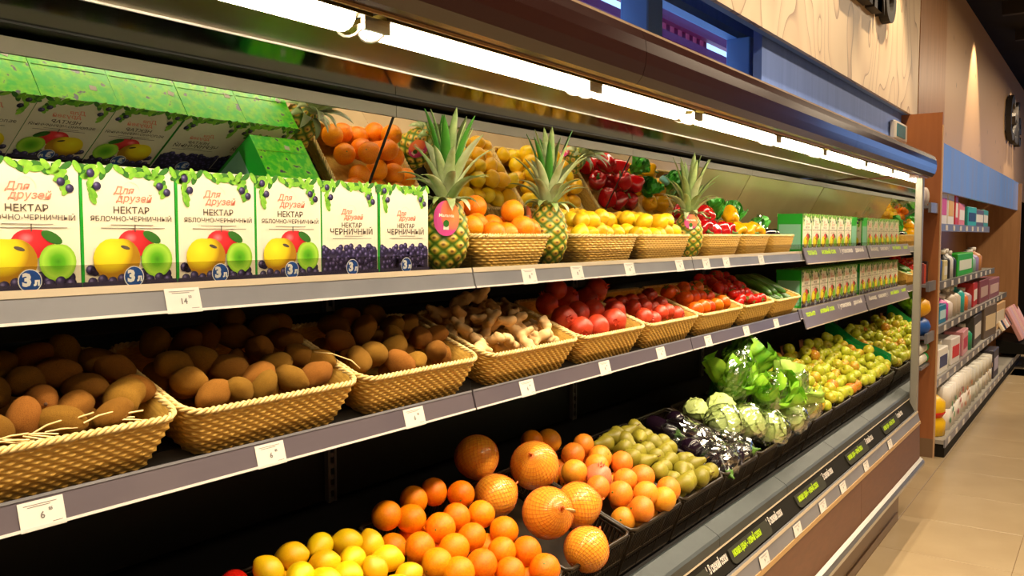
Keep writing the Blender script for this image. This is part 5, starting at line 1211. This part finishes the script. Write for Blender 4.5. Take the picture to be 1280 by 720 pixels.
# goods
GC = {}
def gm(h):
    if h not in GC: GC[h] = mat('pack_' + h.strip('#'), h, 0.4)
    return GC[h]
def carton_pack(w_, d_, h_, c, c2):
    mb = MB().bbox(0, w_, 0, d_, 0, h_, 0.006, 0); return mb.mesh('body', gm(c)), MB().box(w_ * 0.1, w_ * 0.9, -0.002, 0.0, h_ * 0.25, h_ * 0.7).mesh('print', gm(c2))
def bottle(r_, h_, c):
    return MB().lathe([(0.001, 0), (r_, 0.003), (r_, h_ * 0.62), (r_ * 0.8, h_ * 0.72), (r_ * 0.36, h_ * 0.80), (r_ * 0.36, h_ * 0.86)], 14).mesh('body', gm(c), True), MB().lathe([(r_ * 0.4, h_ * 0.85), (r_ * 0.42, h_), (0.001, h_)], 10).mesh('cap', gm('#e8e4da'), True)
shelfname = ['top', 'second', 'third', 'fourth', 'lowest']
sets = [
    [('pack', 0.20, 0.30, '#3fc0b0', '#e8e0d8', 'turquoise diaper pack'), ('pack', 0.26, 0.30, '#efe6e0', '#d84a8a', 'white and pink tissue pack'), ('pack', 0.24, 0.29, '#f0ece2', '#e8b23a', 'white paper towel pack'), ('pack', 0.12, 0.27, '#d02a2a', '#f0e8e0', 'red tissue pack'),
     ('pack', 0.35, 0.2, '#e87a86', '#f3ece6', 'pink wipes pack'), ('pack', 0.3, 0.18, '#2aa8a0', '#1c2c3c', 'teal wipes pack'), ('pack', 0.4, 0.17, '#5a4a44', '#e8e0d0', 'dark wipes pack'), ('pack', 0.4, 0.18, '#3a9a8a', '#e8e0d0', 'green wipes pack')],
    [('bot', 0.030, 0.24, '#20304a', '', 'navy shampoo bottle'), ('bot', 0.034, 0.26, '#2a4a7a', '', 'blue shampoo bottle'), ('bot', 0.030, 0.22, '#1c1c20', '', 'black shower gel bottle'), ('bot', 0.034, 0.25, '#3a5a9a', '', 'mid blue gel bottle'), ('pack', 0.14, 0.16, '#d8c890', '#e8e4da', 'cream soap box'),
     ('bot', 0.032, 0.24, '#26262c', '', 'charcoal gel bottle'), ('bot', 0.034, 0.25, '#e8e8ea', '', 'white lotion bottle'), ('bot', 0.030, 0.23, '#2f3a52', '', 'dark slate bottle'), ('pack', 0.7, 0.20, '#2fb02a', '#e0e8d8', 'bright green tray pack'), ('bot', 0.05, 0.2, '#8fb8ae', '', 'pale teal bottle'), ('bot', 0.05, 0.22, '#9a8ac0', '', 'lilac bottle'), ('bot', 0.05, 0.24, '#c88a5a', '', 'amber bottle')],
    [('pack', 0.26, 0.13, '#f0d8d0', '#e0406a', 'pale pink sanitary pack'), ('pack', 0.2, 0.15, '#1f7fa8', '#bfe0e8', 'blue cotton pack'), ('bot', 0.05, 0.22, '#d83aa0', '', 'magenta liquid bottle'), ('bot', 0.05, 0.2, '#e8dcd8', '', 'white liquid bottle'), ('bot', 0.05, 0.25, '#cfc0ae', '', 'beige jar bottle'), ('bot', 0.05, 0.25, '#d4c6b4', '', 'cream jar bottle'),
     ('bot', 0.055, 0.27, '#2fb0a8', '', 'turquoise spray bottle'), ('bot', 0.05, 0.2, '#e8803a', '', 'orange spray bottle'), ('bot', 0.05, 0.2, '#b8a0a8', '', 'mauve bottle'), ('pack', 0.3, 0.24, '#c03030', '#f0e4dc', 'red cleaning cloth pack'), ('pack', 0.5, 0.24, '#8a4a52', '#c8a8a0', 'maroon cloth pack'), ('pack', 0.6, 0.22, '#94606a', '#d0b0a8', 'dusty rose cloth pack')],
    [('bot', 0.06, 0.22, '#e8482a', '', 'orange-red detergent bottle'), ('pack', 0.24, 0.2, '#f0ece4', '#38406a', 'white detergent box'), ('bot', 0.05, 0.22, '#dfe4dc', '', 'pale cleaner bottle'), ('pack', 0.24, 0.22, '#e8e0dc', '#d82a2a', 'white and red washing powder box'), ('bot', 0.06, 0.2, '#b83a5a', '', 'crimson cleaner bottle'), ('pack', 0.3, 0.22, '#e0a0a8', '#c83a5a', 'rose pink pack'),
     ('bot', 0.05, 0.24, '#2f9a6a', '', 'green spray bottle'), ('pack', 0.5, 0.30, '#4a4440', '#e0d8d0', 'dark sponge pack'), ('pack', 0.5, 0.34, '#6a5a4c', '#e0c8a0', 'brown sponge pack'), ('pack', 0.7, 0.3, '#d0a878', '#e8d8c0', 'tan napkin pack')],
    [('jug', 0.075, 0.34, '#f0c010', '#d82a1a', 'yellow detergent bottle with red print'), ('roll', 0.24, 0.34, '#efe9e2', '#4a9a5a', 'white toilet roll pack with green print'), ('roll', 0.24, 0.36, '#f2ece4', '#c83a3a', 'white toilet roll pack with red flowers'), ('roll', 0.34, 0.34, '#efe8dc', '#e8862a', 'white kitchen roll pack with orange print'),
     ('roll', 0.5, 0.30, '#d8d4c8', '#b8c0a0', 'grey-white paper roll pack'), ('roll', 0.5, 0.28, '#cfc8ba', '#d8b080', 'pale paper roll pack beside the dark bin'), ('pack', 0.3, 0.3, '#3a3440', '#b8b0c8', 'dark bin-bag pack')]]
for li, items in enumerate(sets):
    z_, y_ = LV[li]; x_ = UX0 + 0.06
    for it in items:
        kd, a, h_, c, c2, nm = it; a *= 1.5 if kd in ('pack', 'roll') else 1.9
        lb = f'{nm} on the {shelfname[li]} household shelf'
        if kd == 'bot':
            g = thing('bottle', lb, 'bottle', (x_ + a, y_ + 0.03 + a, z_)); bd, cp_ = bottle(a, h_, c); ob('body', bd, g); ob('cap', cp_, g); x_ += 2 * a + 0.04
        elif kd == 'jug':
            g = thing('detergent_jug', lb, 'bottle', (x_ + a, y_ + 0.03 + a, z_))
            ob('body', MB().lathe([(0.001, 0), (a, 0.004), (a * 1.02, h_ * 0.3), (a * 0.8, h_ * 0.42), (a, h_ * 0.55), (a * 0.98, h_ * 0.75), (a * 0.6, h_ * 0.88), (0.001, h_ * 0.89)], 16).mesh('body', gm(c), True), g)
            ob('cap', MB().lathe([(0.001, h_ * 0.88), (a * 0.5, h_ * 0.88), (a * 0.5, h_), (0.001, h_)], 12).mesh('cap', gm(c2), True), g)
            ob('print', MB().lathe([(a * 0.84, h_ * 0.40), (a * 0.94, h_ * 0.47), (a * 1.01, h_ * 0.53)], 16).mesh('print', gm(c2), True), g); x_ += 2 * a + 0.05
        elif kd == 'roll':
            g = thing('roll_pack', lb, 'roll pack', (x_, y_ + 0.03, z_))
            for r0 in range(2):
                for c0 in range(3 if a > 0.3 else 2):
                    rr_ = a / (3 if a > 0.3 else 2) / 2
                    ob('roll', MB().lathe([(0.02, 0.0), (rr_, 0.002), (rr_, h_ / 2 - 0.004), (0.02, h_ / 2 - 0.002)], 14).mesh('roll', gm(c), True), g, (rr_ * (1 + 2 * c0), rr_, r0 * h_ / 2))
            for q in range(5): ob('print', MB().lathe([(0.001, 0), (0.026, 0.001), (0.001, 0.003)], 8).mesh('print', gm(c2)), g, (a * (0.15 + 0.17 * q), -0.003, h_ * (0.22 + 0.5 * ((q * 37) % 10) / 10)), (R(90), 0, 0))
            x_ += a + 0.04
        else:
            g = thing('goods_pack', lb, 'pack', (x_, y_ + 0.03, z_), (0, 0, random.uniform(-.05, .05))); bd, pr_ = carton_pack(a, 0.16, h_, c, c2); ob('body', bd, g); ob('print', pr_, g); x_ += a + 0.03
# tilted rack of pink boxed goods and its dark tray near the far end
rk = thing('slanted_rack', 'dark slanted tray rack holding pink packets near the far end', 'rack', (12.2, 0.84, 0.30), (0, 0, 0))
ob('tray', MB().prism([(0, 0), (0.35, 0.05), (0.35, -0.12), (0.0, -0.12)], 0, 1.3).mesh('tray', M['darkplastic']), rk)
ob('lip', MB().box(0, 1.3, -0.02, 0.0, -0.12, 0.06).mesh('lip', M['slate']), rk)
for i in range(5):
    o = ob('pink_packet', MB().bbox(0, 0.2, 0, 0.05, 0, 0.42, 0.006).mesh('pink_packet', gm(['#e8a8a0', '#e0b0b8', '#e8b8a8', '#dca0a0', '#e6b4b0'][i])), None, (12.22 + 0.25 * i, 0.90, 0.36), (-0.45, 0, 0))
    tag(o, f'flat pink packet leaning in the slanted rack, {ORD[i]} from left', 'packet', 'pink packets')
for i in range(6):
    o = ob('slim_packet', MB().bbox(0, 0.12, 0, 0.03, 0, 0.55, 0.004).mesh('slim_packet', gm(['#e8d8b8', '#2a2420', '#d8b098', '#e8e0d8', '#c88878', '#3a302c'][i])), None, (11.3 + 0.17 * i, 1.02, 0.55), (-0.5, 0, 0))
    tag(o, f'slim upright packet leaning at the far end of the third shelf, {ORD[i]} from left', 'packet', 'slim packets')
# narrow side rack on the oak panel between the case and the shelving
sr = thing('side_rack', 'narrow side rack on the oak panel beside the case end', 'rack', (0, 0, 0))
for z_ in (1.86, 1.30, 0.93):
    ob('shelf_tray', MB().box(6.62, 6.91, 1.09, 1.40, z_ - 0.02, z_).mesh('shelf_tray', M['rail']), sr)
    ob('tray_edge', MB().box(6.62, 6.91, 1.07, 1.09, z_ - 0.05, z_ + 0.02).mesh('tray_edge', M['rail']), sr)
def bundle(c, z_, label, sx_=0.13, sz_=0.085):
    def fn(p): return Vector((p.x * sx_, p.y * 0.13, p.z * sz_)) * (1 + 0.07 * noise3(p, 2.2, z_))
    tag(ob('cloth_bundle', sphere_mb(18, 12, fn).mesh('cloth_bundle', gm(c), True), None, (6.74, 1.20, z_)), label, 'cloth')
bundle('#f0b010', 1.13, 'round yellow cloth bundle on the side rack'); bundle('#1f55a8', 0.98 + 0.01, 'round blue cloth bundle under the yellow one')
for i, z_ in enumerate((0.83, 0.75)):
    g = thing('rolled_towel', ['rolled white towel with green end, upper', 'rolled white towel with green end, lower'][i] + ' of two below the side rack', 'towel', (6.60, 1.14, z_))
    ob('roll', MB().lathe([(0.001, 0), (0.038, 0.002), (0.038, 0.25), (0.001, 0.252)], 14).mesh('roll', gm('#e6e2d6'), True), g, (0, 0, 0), (0, R(90), 0))
    ob('green_end', MB().lathe([(0.001, 0.24), (0.04, 0.24), (0.04, 0.30), (0.001, 0.302)], 14).mesh('green_end', gm('#1fa050'), True), g, (0, 0, 0), (0, R(90), 0))
ob('towel_hook', MB().box(6.6, 6.92, 1.10, 1.40, 0.69, 0.71).mesh('towel_hook', M['rail']), sr)
for i, (c, h_) in enumerate((('#7a2a24', 0.15), ('#c8483a', 0.14), ('#3a2a28', 0.16))):
    tag(ob('slim_box', MB().bbox(0, 0.06, 0, 0.10, 0, h_, 0.004).mesh('slim_box', gm(c)), None, (6.66 + 0.08 * i, 1.12, 1.30)), ['maroon', 'red', 'dark brown'][i] + ' slim box on the middle tray of the side rack', 'box')
for i, c in enumerate(('#d8d0cc', '#b8a8a8', '#cfc4ba')):
    tag(ob('small_pouch', sphere_mb(12, 8, lambda p: Vector((p.x * 0.045, p.y * 0.03, p.z * 0.07))).mesh('small_pouch', gm(c), True), None, (6.67 + 0.09 * i, 1.15, 1.93)), ['pale', 'greyish', 'beige'][i] + ' small pouch on the top tray of the side rack', 'pouch')
